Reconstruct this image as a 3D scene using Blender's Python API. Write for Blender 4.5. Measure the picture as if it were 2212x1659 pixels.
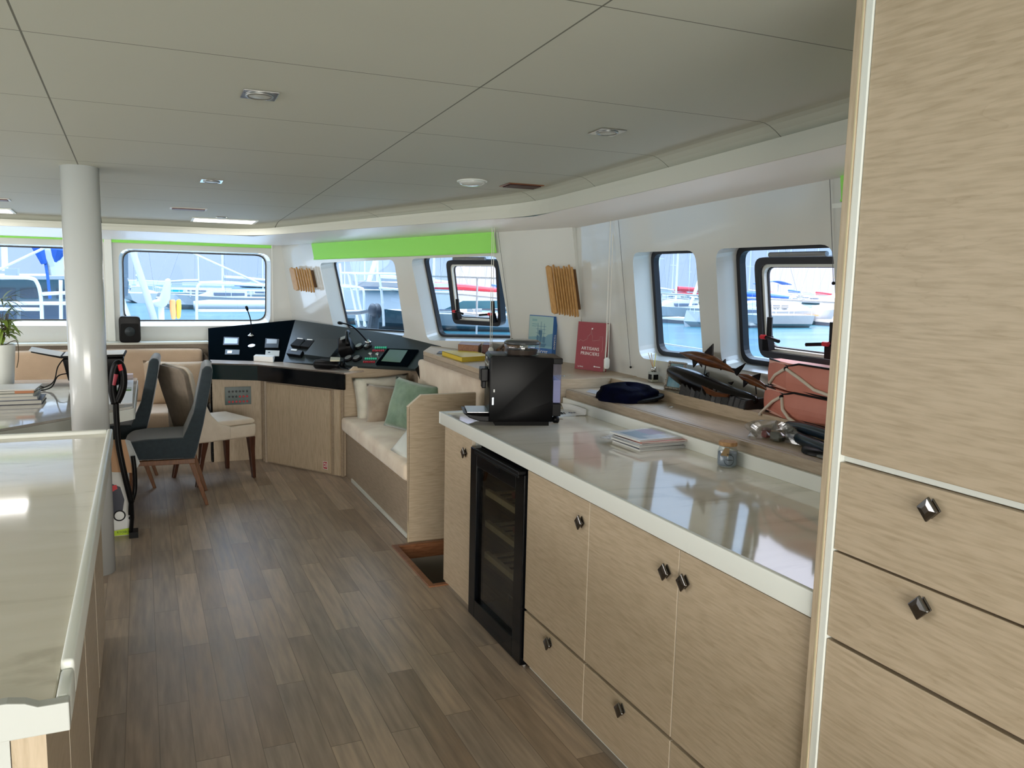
import bpy, bmesh, math, random
from math import sin, cos, pi, radians, sqrt, hypot
from mathutils import Vector, Matrix
from mathutils.geometry import tessellate_polygon
random.seed(7)
for o in list(bpy.data.objects): bpy.data.objects.remove(o)
SC = bpy.context.scene
COL = SC.collection

# ---------------------------------------------------------------- camera
FPX, YAW, PITCH, ROLL, EYE = 1777.65, .423972, .131241, .0231473, 1.6
_F = Vector((sin(YAW)*cos(PITCH), cos(YAW)*cos(PITCH), -sin(PITCH)))
_R0 = Vector((cos(YAW), -sin(YAW), 0)); _U0 = _R0.cross(_F)
_R = _R0*cos(ROLL) + _U0*sin(ROLL); _U = -_R0*sin(ROLL) + _U0*cos(ROLL)
CAM = Vector((0, 0, EYE))
cd = bpy.data.cameras.new('camera'); cam = bpy.data.objects.new('camera', cd); COL.objects.link(cam)
cd.sensor_width = 36; cd.sensor_fit = 'HORIZONTAL'; cd.lens = FPX/2212*36
cd.clip_start = .05; cd.clip_end = 5000
m3 = Matrix((( _R.x, _U.x, -_F.x), (_R.y, _U.y, -_F.y), (_R.z, _U.z, -_F.z)))
cam.matrix_world = Matrix.Translation(CAM) @ m3.to_4x4()
SC.camera = cam

# ---------------------------------------------------------------- view, world, daylight
SC.view_settings.view_transform = 'Standard'; SC.view_settings.look = 'None'
SC.view_settings.gamma = 1; SC.view_settings.use_curve_mapping = False
SC.view_settings.exposure = 0.10
try:
    SC.cycles.max_bounces = 10; SC.cycles.diffuse_bounces = 6; SC.cycles.glossy_bounces = 4
    SC.cycles.transparent_max_bounces = 24; SC.cycles.sample_clamp_indirect = 6
    SC.cycles.caustics_reflective = False; SC.cycles.caustics_refractive = False
except Exception: pass
W = bpy.data.worlds.new('sky'); SC.world = W; W.use_nodes = True
nt = W.node_tree; nt.nodes.clear()
tc = nt.nodes.new('ShaderNodeTexCoord'); sp = nt.nodes.new('ShaderNodeSeparateXYZ')
rp = nt.nodes.new('ShaderNodeValToRGB'); bg = nt.nodes.new('ShaderNodeBackground'); ou = nt.nodes.new('ShaderNodeOutputWorld')
nz = nt.nodes.new('ShaderNodeTexNoise'); nz.inputs['Scale'].default_value = 2.2; nz.inputs['Detail'].default_value = 4
mxn = nt.nodes.new('ShaderNodeMath'); mxn.operation = 'MULTIPLY_ADD'; mxn.inputs[1].default_value = .10; 
nt.links.new(tc.outputs['Generated'], sp.inputs[0]); nt.links.new(tc.outputs['Generated'], nz.inputs['Vector'])
nt.links.new(nz.outputs[0], mxn.inputs[0]); nt.links.new(sp.outputs['Z'], mxn.inputs[2])
nt.links.new(mxn.outputs[0], rp.inputs[0])
e = rp.color_ramp.elements
e[0].position = 0.0; e[0].color = (.66, .77, .98, 1)
e[1].position = .9; e[1].color = (.78, .84, .92, 1)
x = e.new(.12); x.color = (.66, .77, 1.0, 1)
x = e.new(.35); x.color = (.72, .82, .97, 1)
SKY = 1.5
# an overcast-like sky: the zenith is several times brighter than the horizon band
mr = nt.nodes.new('ShaderNodeMapRange'); mr.interpolation_type = 'SMOOTHSTEP'
for i_, v_ in ((1, .18), (2, .75), (3, SKY), (4, SKY*8)): mr.inputs[i_].default_value = v_
nt.links.new(sp.outputs['Z'], mr.inputs[0]); nt.links.new(mr.outputs[0], bg.inputs['Strength'])
nt.links.new(rp.outputs[0], bg.inputs[0]); nt.links.new(bg.outputs[0], ou.inputs[0])

def area(name, loc, rot, sx, sy, power, col=(1, 1, 1)):
    l = bpy.data.lights.new(name, 'AREA'); l.shape = 'RECTANGLE'; l.size = sx; l.size_y = sy
    l.energy = power; l.color = col
    o = bpy.data.objects.new(name, l); COL.objects.link(o); o.location = loc; o.rotation_euler = rot
    return o
# area lamps added as daylight beyond the unseen aft door and port windows
area('added_daylight_aft', (-.6, -6.5, 1.15), (radians(90), 0, radians(-4)), 7.5, 2.3, 860, (1, .94, .83))
area('added_daylight_port', (-3.62, 4.7, 1.62), (0, radians(-62), 0), .8, 4.8, 135, (1, .96, .90))

# ---------------------------------------------------------------- camera-ray geometry used to take positions off known planes
def ray(px, py): return _R*((px-1106)/FPX) - _U*((py-829.5)/FPX) + _F
def on_plane(px, py, n, d):
    n = Vector(n); r = ray(px, py); return CAM + r*((d-n.dot(CAM))/n.dot(r))
def onz(px, py, z): return on_plane(px, py, (0, 0, 1), z)
def onx(px, py, X): return on_plane(px, py, (1, 0, 0), X)
def ony(px, py, Y): return on_plane(px, py, (0, 1, 0), Y)
def onwater(px, py): return on_plane(px, py, (0, .0162, 1), -1.3)

# ---------------------------------------------------------------- mesh builder
class MB:
    def __init__(s, M=None): s.v = []; s.f = []; s.M = M or Matrix.Identity(4)
    def add(s, vs, fs):
        k = len(s.v); s.v += [tuple(s.M @ Vector(p)) for p in vs]; s.f += [tuple(i+k for i in f) for f in fs]; return s
    def box(s, x0, x1, y0, y1, z0, z1):
        return s.add([(x0,y0,z0),(x1,y0,z0),(x1,y1,z0),(x0,y1,z0),(x0,y0,z1),(x1,y0,z1),(x1,y1,z1),(x0,y1,z1)],
                     [(0,3,2,1),(4,5,6,7),(0,1,5,4),(1,2,6,5),(2,3,7,6),(3,0,4,7)])
    def hexa(s, a, b):       # two matching loops of 3d points, closed both ends
        n = len(a)
        return s.add(list(a)+list(b), [tuple(range(n-1,-1,-1)), tuple(range(n,2*n))]+[(i,(i+1)%n,n+(i+1)%n,n+i) for i in range(n)])
    def prism(s, poly, z0, z1): return s.hexa([(p[0],p[1],z0) for p in poly], [(p[0],p[1],z1) for p in poly])
    def sweep(s, poly, a, ax=1, b=None):   # profile in the two other axes, extruded along axis ax from a to b
        def put(p, t): q = list(p); q.insert(ax, t); return tuple(q)
        return s.hexa([put(p, a) for p in poly], [put(p, b) for p in poly])
    def tube(s, pts, r, n=8, cap=True):
        pts = [Vector(p) for p in pts]; rr = r if isinstance(r, (list, tuple)) else [r]*len(pts)
        vs = []; up = Vector((0, 0, 1))
        prev = None
        for i, p in enumerate(pts):
            t = (pts[min(i+1, len(pts)-1)]-pts[max(i-1, 0)]); t = t.normalized() if t.length > 1e-9 else Vector((0,0,1))
            if prev is None:
                a = t.cross(up) if abs(t.z) < .95 else t.cross(Vector((1, 0, 0)))
            else: a = prev - t*prev.dot(t)
            a.normalize(); prev = a; b = t.cross(a)
            for k in range(n):
                g = 2*pi*k/n; vs.append(p + (a*cos(g)+b*sin(g))*rr[i])
        fs = []
        for i in range(len(pts)-1):
            for k in range(n):
                fs.append((i*n+k, i*n+(k+1)%n, (i+1)*n+(k+1)%n, (i+1)*n+k))
        if cap: fs += [tuple(range(n-1,-1,-1)), tuple((len(pts)-1)*n+k for k in range(n))]
        return s.add(vs, fs)
    def lathe(s, prof, c=(0,0,0), n=24, axis='z'):
        vs = []
        for r, h in prof:
            for k in range(n):
                g = 2*pi*k/n
                p = {'z': (r*cos(g), r*sin(g), h), 'x': (h, r*cos(g), r*sin(g)), 'y': (r*cos(g), h, r*sin(g))}[axis]
                vs.append((c[0]+p[0], c[1]+p[1], c[2]+p[2]))
        fs = [(i*n+k, i*n+(k+1)%n, (i+1)*n+(k+1)%n, (i+1)*n+k) for i in range(len(prof)-1) for k in range(n)]
        fs += [tuple(range(n-1,-1,-1)), tuple((len(prof)-1)*n+k for k in range(n))]
        return s.add(vs, fs)
    def ball(s, c, r, n=12, m=8, sc=(1,1,1)):
        vs = [(c[0], c[1], c[2]-r*sc[2])]
        for i in range(1, m):
            a = -pi/2+pi*i/m
            for k in range(n):
                g = 2*pi*k/n; vs.append((c[0]+r*sc[0]*cos(a)*cos(g), c[1]+r*sc[1]*cos(a)*sin(g), c[2]+r*sc[2]*sin(a)))
        vs.append((c[0], c[1], c[2]+r*sc[2])); fs = []
        for k in range(n): fs.append((0, 1+(k+1)%n, 1+k))
        for i in range(m-2):
            for k in range(n): fs.append((1+i*n+k, 1+i*n+(k+1)%n, 1+(i+1)*n+(k+1)%n, 1+(i+1)*n+k))
        for k in range(n): fs.append((len(vs)-1, 1+(m-2)*n+k, 1+(m-2)*n+(k+1)%n))
        return s.add(vs, fs)
    def loft(s, rings, cap=True):
        n = len(rings[0]); vs = [p for r in rings for p in r]
        fs = [(i*n+k, i*n+(k+1)%n, (i+1)*n+(k+1)%n, (i+1)*n+k) for i in range(len(rings)-1) for k in range(n)]
        if cap: fs += [tuple(range(n-1,-1,-1)), tuple((len(rings)-1)*n+k for k in range(n))]
        return s.add(vs, fs)
    def grid(s, fn, nu, nv):
        vs = [fn(i/nu, j/nv) for i in range(nu+1) for j in range(nv+1)]
        return s.add(vs, [(i*(nv+1)+j, (i+1)*(nv+1)+j, (i+1)*(nv+1)+j+1, i*(nv+1)+j+1) for i in range(nu) for j in range(nv)])
    def build(s, name, mat, parent=None, bev=0, seg=2, smooth=False, sub=0, fix=True):
        me = bpy.data.meshes.new(name); me.from_pydata(s.v, [], s.f)
        if fix:
            b = bmesh.new(); b.from_mesh(me); bmesh.ops.recalc_face_normals(b, faces=b.faces); b.to_mesh(me); b.free()
        me.materials.append(mat)
        o = bpy.data.objects.new(name, me); COL.objects.link(o)
        if parent is not None:
            o.parent = parent; o.matrix_parent_inverse = wmat(parent).inverted()
        if bev:
            m = o.modifiers.new('bevel', 'BEVEL'); m.width = bev; m.segments = seg; m.limit_method = 'ANGLE'; m.angle_limit = radians(35)
        if sub:
            m = o.modifiers.new('sub', 'SUBSURF'); m.levels = sub; m.render_levels = sub
        if smooth or bev and seg > 2:
            for p in me.polygons: p.use_smooth = True
        return o
def wmat(o):
    m = Matrix.LocRotScale(o.location, o.rotation_euler, o.scale)
    if o.parent is not None: m = wmat(o.parent) @ o.matrix_parent_inverse @ m
    return m
def B(*a): return MB().box(*a)

def tag(o, label=None, cat=None, group=None, kind=None):
    if label: o['label'] = label
    if cat: o['category'] = cat
    if group: o['group'] = group
    if kind: o['kind'] = kind
    return o
def thing(name, label, cat, loc=(0,0,0), rz=0, group=None):
    o = bpy.data.objects.new(name, None); COL.objects.link(o); o.empty_display_size = .1
    o.location = loc; o.rotation_euler = (0, 0, rz); return tag(o, label, cat, group)
def struct(o): o['kind'] = 'structure'; return o
def copy_tree(o, parent=None):
    c = o.copy(); COL.objects.link(c)
    if parent is not None: c.parent = parent
    for ch in [x for x in bpy.data.objects if x.parent == o]: copy_tree(ch, c)
    return c
def T(loc, rz=0, rx=0, ry=0): return Matrix.Translation(Vector(loc)) @ Matrix.Rotation(rz, 4, 'Z') @ Matrix.Rotation(ry, 4, 'Y') @ Matrix.Rotation(rx, 4, 'X')
def frame(o, u, v, n):      # matrix whose x,y,z axes are u,v,n
    u, v, n = [Vector(a) for a in (u, v, n)]
    return Matrix(((u.x, v.x, n.x, o[0]), (u.y, v.y, n.y, o[1]), (u.z, v.z, n.z, o[2]), (0,0,0,1)))
def rounded(poly, r, k=5):  # rounded polygon corners in 2d
    out = []; n = len(poly)
    for i in range(n):
        p, a, b = Vector(poly[i]), Vector(poly[i-1]), Vector(poly[(i+1) % n])
        da, db = (a-p), (b-p); rr = min(r, da.length*.45, db.length*.45); da.normalize(); db.normalize()
        p0, p2 = p+da*rr, p+db*rr
        for j in range(k+1):
            t = j/k; q = p0*(1-t)**2 + p*(2*t*(1-t)*.9) + p2*t*t + p*(2*t*(1-t)*.1); out.append((q.x, q.y))
    return out
def rect(x0, x1, y0, y1, r=0, k=5):
    P = [(x0, y0), (x1, y0), (x1, y1), (x0, y1)]
    return rounded(P, r, k) if r else P
def text_mb(txt, size, M, depth=.0006, name='t', align='CENTER', spacing=1.0):
    cu = bpy.data.curves.new(name, 'FONT'); cu.body = txt; cu.size = size; cu.extrude = depth; cu.align_x = align; cu.align_y = 'CENTER'
    cu.space_character = spacing; cu.resolution_u = 3
    o = bpy.data.objects.new(name, cu); COL.objects.link(o)
    dg = bpy.context.evaluated_depsgraph_get(); me = bpy.data.meshes.new_from_object(o.evaluated_get(dg))
    mb = MB(M); mb.add([tuple(v.co) for v in me.vertices], [tuple(p.vertices) for p in me.polygons])
    bpy.data.objects.remove(o); bpy.data.meshes.remove(me); bpy.data.curves.remove(cu); return mb

# ---------------------------------------------------------------- materials
def mat(name, col=(.8,.8,.8), rough=.5, metal=0, spec=.5, coat=0, emit=None, es=0, alpha=1, trans=0, sheen=0):
    m = bpy.data.materials.new(name); m.use_nodes = True; b = m.node_tree.nodes['Principled BSDF']
    b.inputs['Base Color'].default_value = (*col, 1); b.inputs['Roughness'].default_value = rough; b.inputs['Metallic'].default_value = metal
    b.inputs['Specular IOR Level'].default_value = spec; b.inputs['Coat Weight'].default_value = coat; b.inputs['Coat Roughness'].default_value = .05
    b.inputs['Transmission Weight'].default_value = trans; b.inputs['Sheen Weight'].default_value = sheen; b.inputs['Alpha'].default_value = alpha
    if emit: b.inputs['Emission Color'].default_value = (*emit, 1); b.inputs['Emission Strength'].default_value = es
    return m
def nodes(m): return m.node_tree.nodes, m.node_tree.links, m.node_tree.nodes['Principled BSDF']
def N(m, t, **kw):
    n = m.node_tree.nodes.new(t)
    for k, v in kw.items():
        if hasattr(n, k) and not k.startswith('i_'): setattr(n, k, v)
    return n
def noisy(name, c0, c1, scale=(1,1,1), ns=5, rough=.5, bump=0, detail=6, lo=.35, hi=.65, coat=0, sheen=0, spec=.5, bscale=None):
    m = mat(name, c0, rough, coat=coat, sheen=sheen, spec=spec); nn, lk, b = nodes(m)
    t = nn.new('ShaderNodeTexCoord'); mp = nn.new('ShaderNodeMapping'); mp.inputs['Scale'].default_value = scale
    z = nn.new('ShaderNodeTexNoise'); z.inputs['Scale'].default_value = ns; z.inputs['Detail'].default_value = detail
    r = nn.new('ShaderNodeValToRGB'); r.color_ramp.elements[0].position = lo; r.color_ramp.elements[1].position = hi
    r.color_ramp.elements[0].color = (*c0, 1); r.color_ramp.elements[1].color = (*c1, 1)
    lk.new(t.outputs['Object'], mp.inputs[0]); lk.new(mp.outputs[0], z.inputs['Vector']); lk.new(z.outputs[0], r.inputs[0]); lk.new(r.outputs[0], b.inputs['Base Color'])
    if bump:
        bp = nn.new('ShaderNodeBump'); bp.inputs['Strength'].default_value = bump; bp.inputs['Distance'].default_value = .01
        src = z
        if bscale:
            src = nn.new('ShaderNodeTexNoise'); src.inputs['Scale'].default_value = bscale; src.inputs['Detail'].default_value = 3; lk.new(t.outputs['Object'], src.inputs['Vector'])
        lk.new(src.outputs[0], bp.inputs['Height']); lk.new(bp.outputs[0], b.inputs['Normal'])
    return m
def wood(name, c0, c1, c2, axis='y', rough=.42, s=1.0, spec=.4):
    """grain running along the given axis: long cathedral bands plus fine fibres"""
    m = mat(name, c0, rough, spec=spec); nn, lk, b = nodes(m)
    t = nn.new('ShaderNodeTexCoord')
    def mp(sc):
        q = nn.new('ShaderNodeMapping'); v = [sc*9*s]*3; v['xyz'.index(axis)] = sc*.9*s; q.inputs['Scale'].default_value = v; lk.new(t.outputs['Object'], q.inputs[0]); return q
    a = nn.new('ShaderNodeTexNoise'); a.inputs['Scale'].default_value = .9; a.inputs['Detail'].default_value = 5; a.inputs['Distortion'].default_value = .7; lk.new(mp(1).outputs[0], a.inputs['Vector'])
    f = nn.new('ShaderNodeTexNoise'); f.inputs['Scale'].default_value = 6; f.inputs['Detail'].default_value = 4; lk.new(mp(2.2).outputs[0], f.inputs['Vector'])
    g = nn.new('ShaderNodeMath'); g.operation = 'MULTIPLY'; g.inputs[1].default_value = 14; lk.new(a.outputs[0], g.inputs[0])
    h = nn.new('ShaderNodeMath'); h.operation = 'FRACT'; lk.new(g.outputs[0], h.inputs[0])
    r1 = nn.new('ShaderNodeValToRGB'); E = r1.color_ramp.elements
    E[0].position = 0; E[0].color = (*c1, 1); E[1].position = 1; E[1].color = (*c0, 1); q = E.new(.12); q.color = (*c0, 1); q = E.new(.75); q.color = (*[ (x+y)/2 for x, y in zip(c0, c2)], 1)
    lk.new(h.outputs[0], r1.inputs[0])
    r2 = nn.new('ShaderNodeValToRGB'); E = r2.color_ramp.elements; E[0].position = .35; E[0].color = (*c1, 1); E[1].position = .62; E[1].color = (*c2, 1); lk.new(f.outputs[0], r2.inputs[0])
    mx = nn.new('ShaderNodeMix'); mx.data_type = 'RGBA'; mx.inputs[0].default_value = .55
    lk.new(r1.outputs[0], mx.inputs[6]); lk.new(r2.outputs[0], mx.inputs[7]); lk.new(mx.outputs[2], b.inputs['Base Color'])
    bp = nn.new('ShaderNodeBump'); bp.inputs['Strength'].default_value = .08; bp.inputs['Distance'].default_value = .003; lk.new(f.outputs[0], bp.inputs['Height']); lk.new(bp.outputs[0], b.inputs['Normal'])
    return m
def glass(name, tint, refl=.05, rough=0.0):
    """thin pane: tinted straight-through light plus a Schlick reflection that is the same from both sides"""
    m = bpy.data.materials.new(name); m.use_nodes = True; nn = m.node_tree.nodes; lk = m.node_tree.links; nn.clear()
    o = nn.new('ShaderNodeOutputMaterial'); tr = nn.new('ShaderNodeBsdfTransparent'); gl = nn.new('ShaderNodeBsdfGlossy'); mx = nn.new('ShaderNodeMixShader')
    tr.inputs[0].default_value = (*tint, 1); gl.inputs['Roughness'].default_value = rough
    ge = nn.new('ShaderNodeNewGeometry'); dt = nn.new('ShaderNodeVectorMath'); dt.operation = 'DOT_PRODUCT'; lk.new(ge.outputs['Incoming'], dt.inputs[0]); lk.new(ge.outputs['Normal'], dt.inputs[1])
    prev = dt.outputs['Value']
    for op, v in (('ABSOLUTE', None), ('SUBTRACT', 1.0), ('POWER', 5.0), ('MULTIPLY_ADD', 1-refl)):
        n = nn.new('ShaderNodeMath'); n.operation = op
        if op == 'SUBTRACT': n.inputs[0].default_value = v; lk.new(prev, n.inputs[1])
        else:
            lk.new(prev, n.inputs[0])
            if v is not None: n.inputs[1].default_value = v
            if op == 'MULTIPLY_ADD': n.inputs[2].default_value = refl
        n.use_clamp = True; prev = n.outputs[0]
    lk.new(prev, mx.inputs[0]); lk.new(tr.outputs[0], mx.inputs[1]); lk.new(gl.outputs[0], mx.inputs[2]); lk.new(mx.outputs[0], o.inputs[0])
    return m
OAKC = ((.46,.365,.255), (.385,.30,.20), (.53,.425,.31))
M = {}
M['oak_y'] = wood('washed_oak_along', *OAKC, axis='y')
M['oak_x'] = wood('washed_oak_across', *OAKC, axis='x')
M['oak_z'] = wood('washed_oak_upright', *OAKC, axis='z')
M['edge'] = wood('pale_plywood_edge', (.60,.50,.33), (.52,.41,.25), (.66,.57,.40), axis='z', rough=.5)
M['edgeband'] = mat('pale_edge_band', (.66,.57,.45), .5)
M['oakdark'] = wood('grey_oak_board', (.36,.285,.21), (.30,.235,.17), (.42,.34,.255), axis='y')
M['teak'] = wood('red_teak', (.22,.085,.035), (.15,.05,.02), (.30,.13,.06), axis='x', rough=.35)
M['chairwood'] = wood('walnut_brown_wood', (.13,.048,.014), (.08,.028,.009), (.18,.070,.022), axis='z', rough=.35)
M['darkleg'] = wood('dark_brown_wood', (.055,.018,.010), (.035,.011,.006), (.08,.028,.014), axis='z', rough=.3)
M['honey'] = wood('honey_coloured_wood', (.46,.25,.085), (.36,.18,.055), (.55,.32,.12), axis='z', rough=.45)
M['gel'] = mat('white_gelcoat', (.64,.645,.615), .14, spec=.5, coat=.35)
M['white'] = mat('white_satin', (.74,.76,.72), .32)
M['islandwhite'] = mat('white_greyed_for_light', (.50,.51,.485), .4)  # white greyed down against the strong light on the island end
M['lacquer'] = mat('white_lacquer_pole', (.50,.52,.52), .2, coat=.2)
M['black'] = mat('black_plastic', (.003,.003,.0035), .4, spec=.16)
M['panelblack'] = mat('black_satin_panel', (.002,.004,.006), 1.0, spec=0)
M['machineblack'] = mat('satin_black_machine', (.001,.001,.0015), .33, spec=.10)
M['blackgloss'] = mat('black_gloss_laminate', (.0015,.002,.003), .12, spec=.22)
M['blackmatt'] = mat('black_matt', (.004,.004,.004), .7, spec=.2)
M['greypanel'] = mat('dark_grey_panel', (.02,.027,.030), .4, spec=.3)
M['rubber'] = mat('black_rubber_gasket', (.008,.008,.012), .5)
M['chrome'] = mat('chrome', (.62,.62,.62), .12, metal=1)
M['nickel'] = mat('dark_nickel', (.20,.19,.185), .18, metal=1)
M['steel'] = mat('stainless_steel', (.70,.71,.72), .22, metal=1)
M['alu'] = mat('anodised_aluminium', (.45,.46,.45), .35, metal=.8)
M['glass'] = glass('blue_tinted_window_glass', (.51,.625,.745))
M['clear'] = glass('clear_hatch_acrylic', (.96,.88,.91), .03)
M['clearjar'] = glass('clear_thin_glass', (.90,.93,.94), .06)
M['fridgeglass'] = glass('smoked_fridge_glass', (.62,.62,.58), .05)
M['green'] = mat('lime_green_blind_cloth', (.33,.80,.15), .75)
M['cord'] = mat('white_cord', (.78,.76,.70), .7)
M['ropew'] = mat('cream_rope', (.66,.58,.48), .8)
M['wire'] = mat('grey_guide_wire', (.12,.12,.13), .4)
M['red'] = mat('red_plastic', (.55,.02,.03), .4)
M['paper'] = mat('white_paper', (.75,.75,.74), .6)
M['pagegrey'] = mat('page_edges', (.62,.60,.54), .8)
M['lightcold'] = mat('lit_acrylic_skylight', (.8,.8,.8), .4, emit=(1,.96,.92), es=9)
def quartz():
    m = mat('cream_quartz_worktop', (.50,.46,.39), .07, spec=.5, coat=.3); nn, lk, b = nodes(m)
    t = nn.new('ShaderNodeTexCoord')
    mp = nn.new('ShaderNodeMapping'); mp.inputs['Scale'].default_value = (1.5, 4.5, 3); mp.inputs['Rotation'].default_value = (0, 0, .5); lk.new(t.outputs['Object'], mp.inputs[0])
    a = nn.new('ShaderNodeTexNoise'); a.inputs['Scale'].default_value = 1.6; a.inputs['Detail'].default_value = 8; a.inputs['Distortion'].default_value = 1.4; lk.new(mp.outputs[0], a.inputs['Vector'])
    r = nn.new('ShaderNodeValToRGB'); E = r.color_ramp.elements; E[0].position = .30; E[0].color = (.62,.57,.47,1); E[1].position = .75; E[1].color = (.82,.77,.67,1)
    q = E.new(.42); q.color = (.77,.72,.61,1)
    lk.new(a.outputs[0], r.inputs[0]); lk.new(r.outputs[0], b.inputs['Base Color']); return m
M['quartz'] = quartz()
M['tabletop'] = noisy('pale_gloss_table', (.50,.47,.44), (.58,.56,.53), (1,3,1), 3, .08, coat=.4)
def planks():
    m = mat('grey_brown_plank_floor', (.3,.25,.2), .33, spec=.4); nn, lk, b = nodes(m)
    t = nn.new('ShaderNodeTexCoord'); s = nn.new('ShaderNodeSeparateXYZ'); lk.new(t.outputs['Object'], s.inputs[0])
    def mt(op, a, c=None, d=None):
        n = nn.new('ShaderNodeMath'); n.operation = op
        for i, v in enumerate((a, c, d)):
            if v is None: continue
            if isinstance(v, (int, float)): n.inputs[i].default_value = v
            else: lk.new(v, n.inputs[i])
        return n.outputs[0]
    u = mt('DIVIDE', mt('SUBTRACT', s.outputs['X'], .0068-10.6), .106); row = mt('FLOOR', u)
    half = mt('MULTIPLY', mt('MODULO', row, 2), .5)
    jit = nn.new('ShaderNodeTexWhiteNoise'); jit.noise_dimensions = '1D'; lk.new(row, jit.inputs['W'])
    v = mt('ADD', mt('ADD', mt('DIVIDE', s.outputs['Y'], .9), half), mt('MULTIPLY', jit.outputs['Value'], .12)); col = mt('FLOOR', mt('ADD', v, .5))
    wn = nn.new('ShaderNodeTexWhiteNoise'); wn.noise_dimensions = '2D'; cv = nn.new('ShaderNodeCombineXYZ'); lk.new(row, cv.inputs[0]); lk.new(col, cv.inputs[1]); lk.new(cv.outputs[0], wn.inputs['Vector'])
    r = nn.new('ShaderNodeValToRGB'); E = r.color_ramp.elements; E[0].position = 0; E[0].color = (.27,.20,.145,1); E[1].position = 1; E[1].color = (.43,.335,.255,1)
    for p, c in ((.25,(.335,.255,.19,1)),(.5,(.31,.25,.20,1)),(.75,(.385,.30,.225,1))): q = E.new(p); q.color = c
    lk.new(wn.outputs['Value'], r.inputs[0])
    mp = nn.new('ShaderNodeMapping'); mp.inputs['Scale'].default_value = (28, 2.2, 1); lk.new(t.outputs['Object'], mp.inputs[0])
    off = nn.new('ShaderNodeVectorMath'); off.operation = 'ADD'; lk.new(mp.outputs[0], off.inputs[0])
    wc = nn.new('ShaderNodeVectorMath'); wc.operation = 'SCALE'; wc.inputs['Scale'].default_value = 30; lk.new(wn.outputs['Color'], wc.inputs[0]); lk.new(wc.outputs[0], off.inputs[1])
    g = nn.new('ShaderNodeTexNoise'); g.inputs['Scale'].default_value = 1.6; g.inputs['Detail'].default_value = 6; lk.new(off.outputs[0], g.inputs['Vector'])
    gr = nn.new('ShaderNodeValToRGB'); gr.color_ramp.elements[0].position = .3; gr.color_ramp.elements[0].color = (.74,.74,.74,1); gr.color_ramp.elements[1].position = .72; gr.color_ramp.elements[1].color = (1.22,1.20,1.17,1); lk.new(g.outputs[0], gr.inputs[0])
    mx = nn.new('ShaderNodeMix'); mx.data_type = 'RGBA'; mx.blend_type = 'MULTIPLY'; mx.inputs[0].default_value = 1; lk.new(r.outputs[0], mx.inputs[6]); lk.new(gr.outputs[0], mx.inputs[7])
    fu = mt('FRACT', u); fv = mt('FRACT', mt('ADD', v, .5))
    seam = mt('MAXIMUM', mt('LESS_THAN', fu, .022), mt('LESS_THAN', fv, .0035))
    m2 = nn.new('ShaderNodeMix'); m2.data_type = 'RGBA'; m2.inputs[7].default_value = (.10,.075,.055,1); lk.new(mt('MULTIPLY', seam, .7), m2.inputs[0]); lk.new(mx.outputs[2], m2.inputs[6])
    lk.new(m2.outputs[2], b.inputs['Base Color'])
    rr = mt('MULTIPLY_ADD', g.outputs[0], .18, .26); lk.new(rr, b.inputs['Roughness'])
    return m
M['floor'] = planks()
def ceiling_mat():
    m = mat('white_vinyl_ceiling_panels', (.5,.5,.45), .62, spec=.3); nn, lk, b = nodes(m)
    t = nn.new('ShaderNodeTexCoord'); s = nn.new('ShaderNodeSeparateXYZ'); lk.new(t.outputs['Object'], s.inputs[0])
    def mt(op, a, c=None):
        n = nn.new('ShaderNodeMath'); n.operation = op
        for i, v in enumerate((a, c)):
            if v is None: continue
            if isinstance(v, (int, float)): n.inputs[i].default_value = v
            else: lk.new(v, n.inputs[i])
        return n.outputs[0]
    acc = None
    for src, lst, w in ((s.outputs['X'], (-.258, 1.003, -1.6), .0028), (s.outputs['Y'], (-1.4,-.6,.2,.98,1.76,2.52,3.24,3.88,4.50,5.15,5.81), .0022)):
        for p in lst:
            l = mt('LESS_THAN', mt('ABSOLUTE', mt('SUBTRACT', src, p)), w)
            acc = l if acc is None else mt('MAXIMUM', acc, l)
    mx = nn.new('ShaderNodeMix'); mx.data_type = 'RGBA'; mx.inputs[6].default_value = (.56,.565,.49,1); mx.inputs[7].default_value = (.17,.17,.14,1)
    lk.new(acc, mx.inputs[0]); lk.new(mx.outputs[2], b.inputs['Base Color'])
    z = nn.new('ShaderNodeTexNoise'); z.inputs['Scale'].default_value = 1.3; lk.new(t.outputs['Object'], z.inputs['Vector'])
    bp = nn.new('ShaderNodeBump'); bp.inputs['Strength'].default_value = .25; bp.inputs['Distance'].default_value = .02; lk.new(z.outputs[0], bp.inputs['Height']); lk.new(bp.outputs[0], b.inputs['Normal'])
    return m
M['ceil'] = ceiling_mat()
M['fascia'] = mat('pale_valance_vinyl', (.60,.60,.53), .55)
M['valance'] = mat('white_valance_underside', (.90,.88,.86), .35)
M['suede'] = noisy('beige_suede', (.68,.55,.42), (.82,.71,.57), (1,1,1), 5, .85, .25, sheen=.4, bscale=60)
M['bench'] = noisy('tan_upholstery', (.52,.38,.26), (.58,.43,.30), (1,1,1), 8, .85, .2, sheen=.3, bscale=90)
M['cushtan'] = noisy('tan_cushion_cloth', (.50,.37,.25), (.56,.42,.29), (1,1,1), 12, .9, .3, bscale=120)
M['cream'] = noisy('cream_cushion_cloth', (.62,.60,.51), (.70,.67,.58), (1,1,1), 12, .9, .3, bscale=120)
M['taupe'] = noisy('taupe_velvet', (.30,.235,.175), (.42,.34,.26), (1,1,1), 9, .75, .4, sheen=.6, bscale=30)
M['sage'] = noisy('sage_green_velvet', (.13,.22,.15), (.22,.33,.235), (1,1,1), 9, .75, .4, sheen=.5, bscale=30)
M['palepillow'] = noisy('pale_blue_white_cloth', (.62,.66,.64), (.72,.75,.73), (1,1,1), 9, .9, .2, bscale=80)
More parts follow.
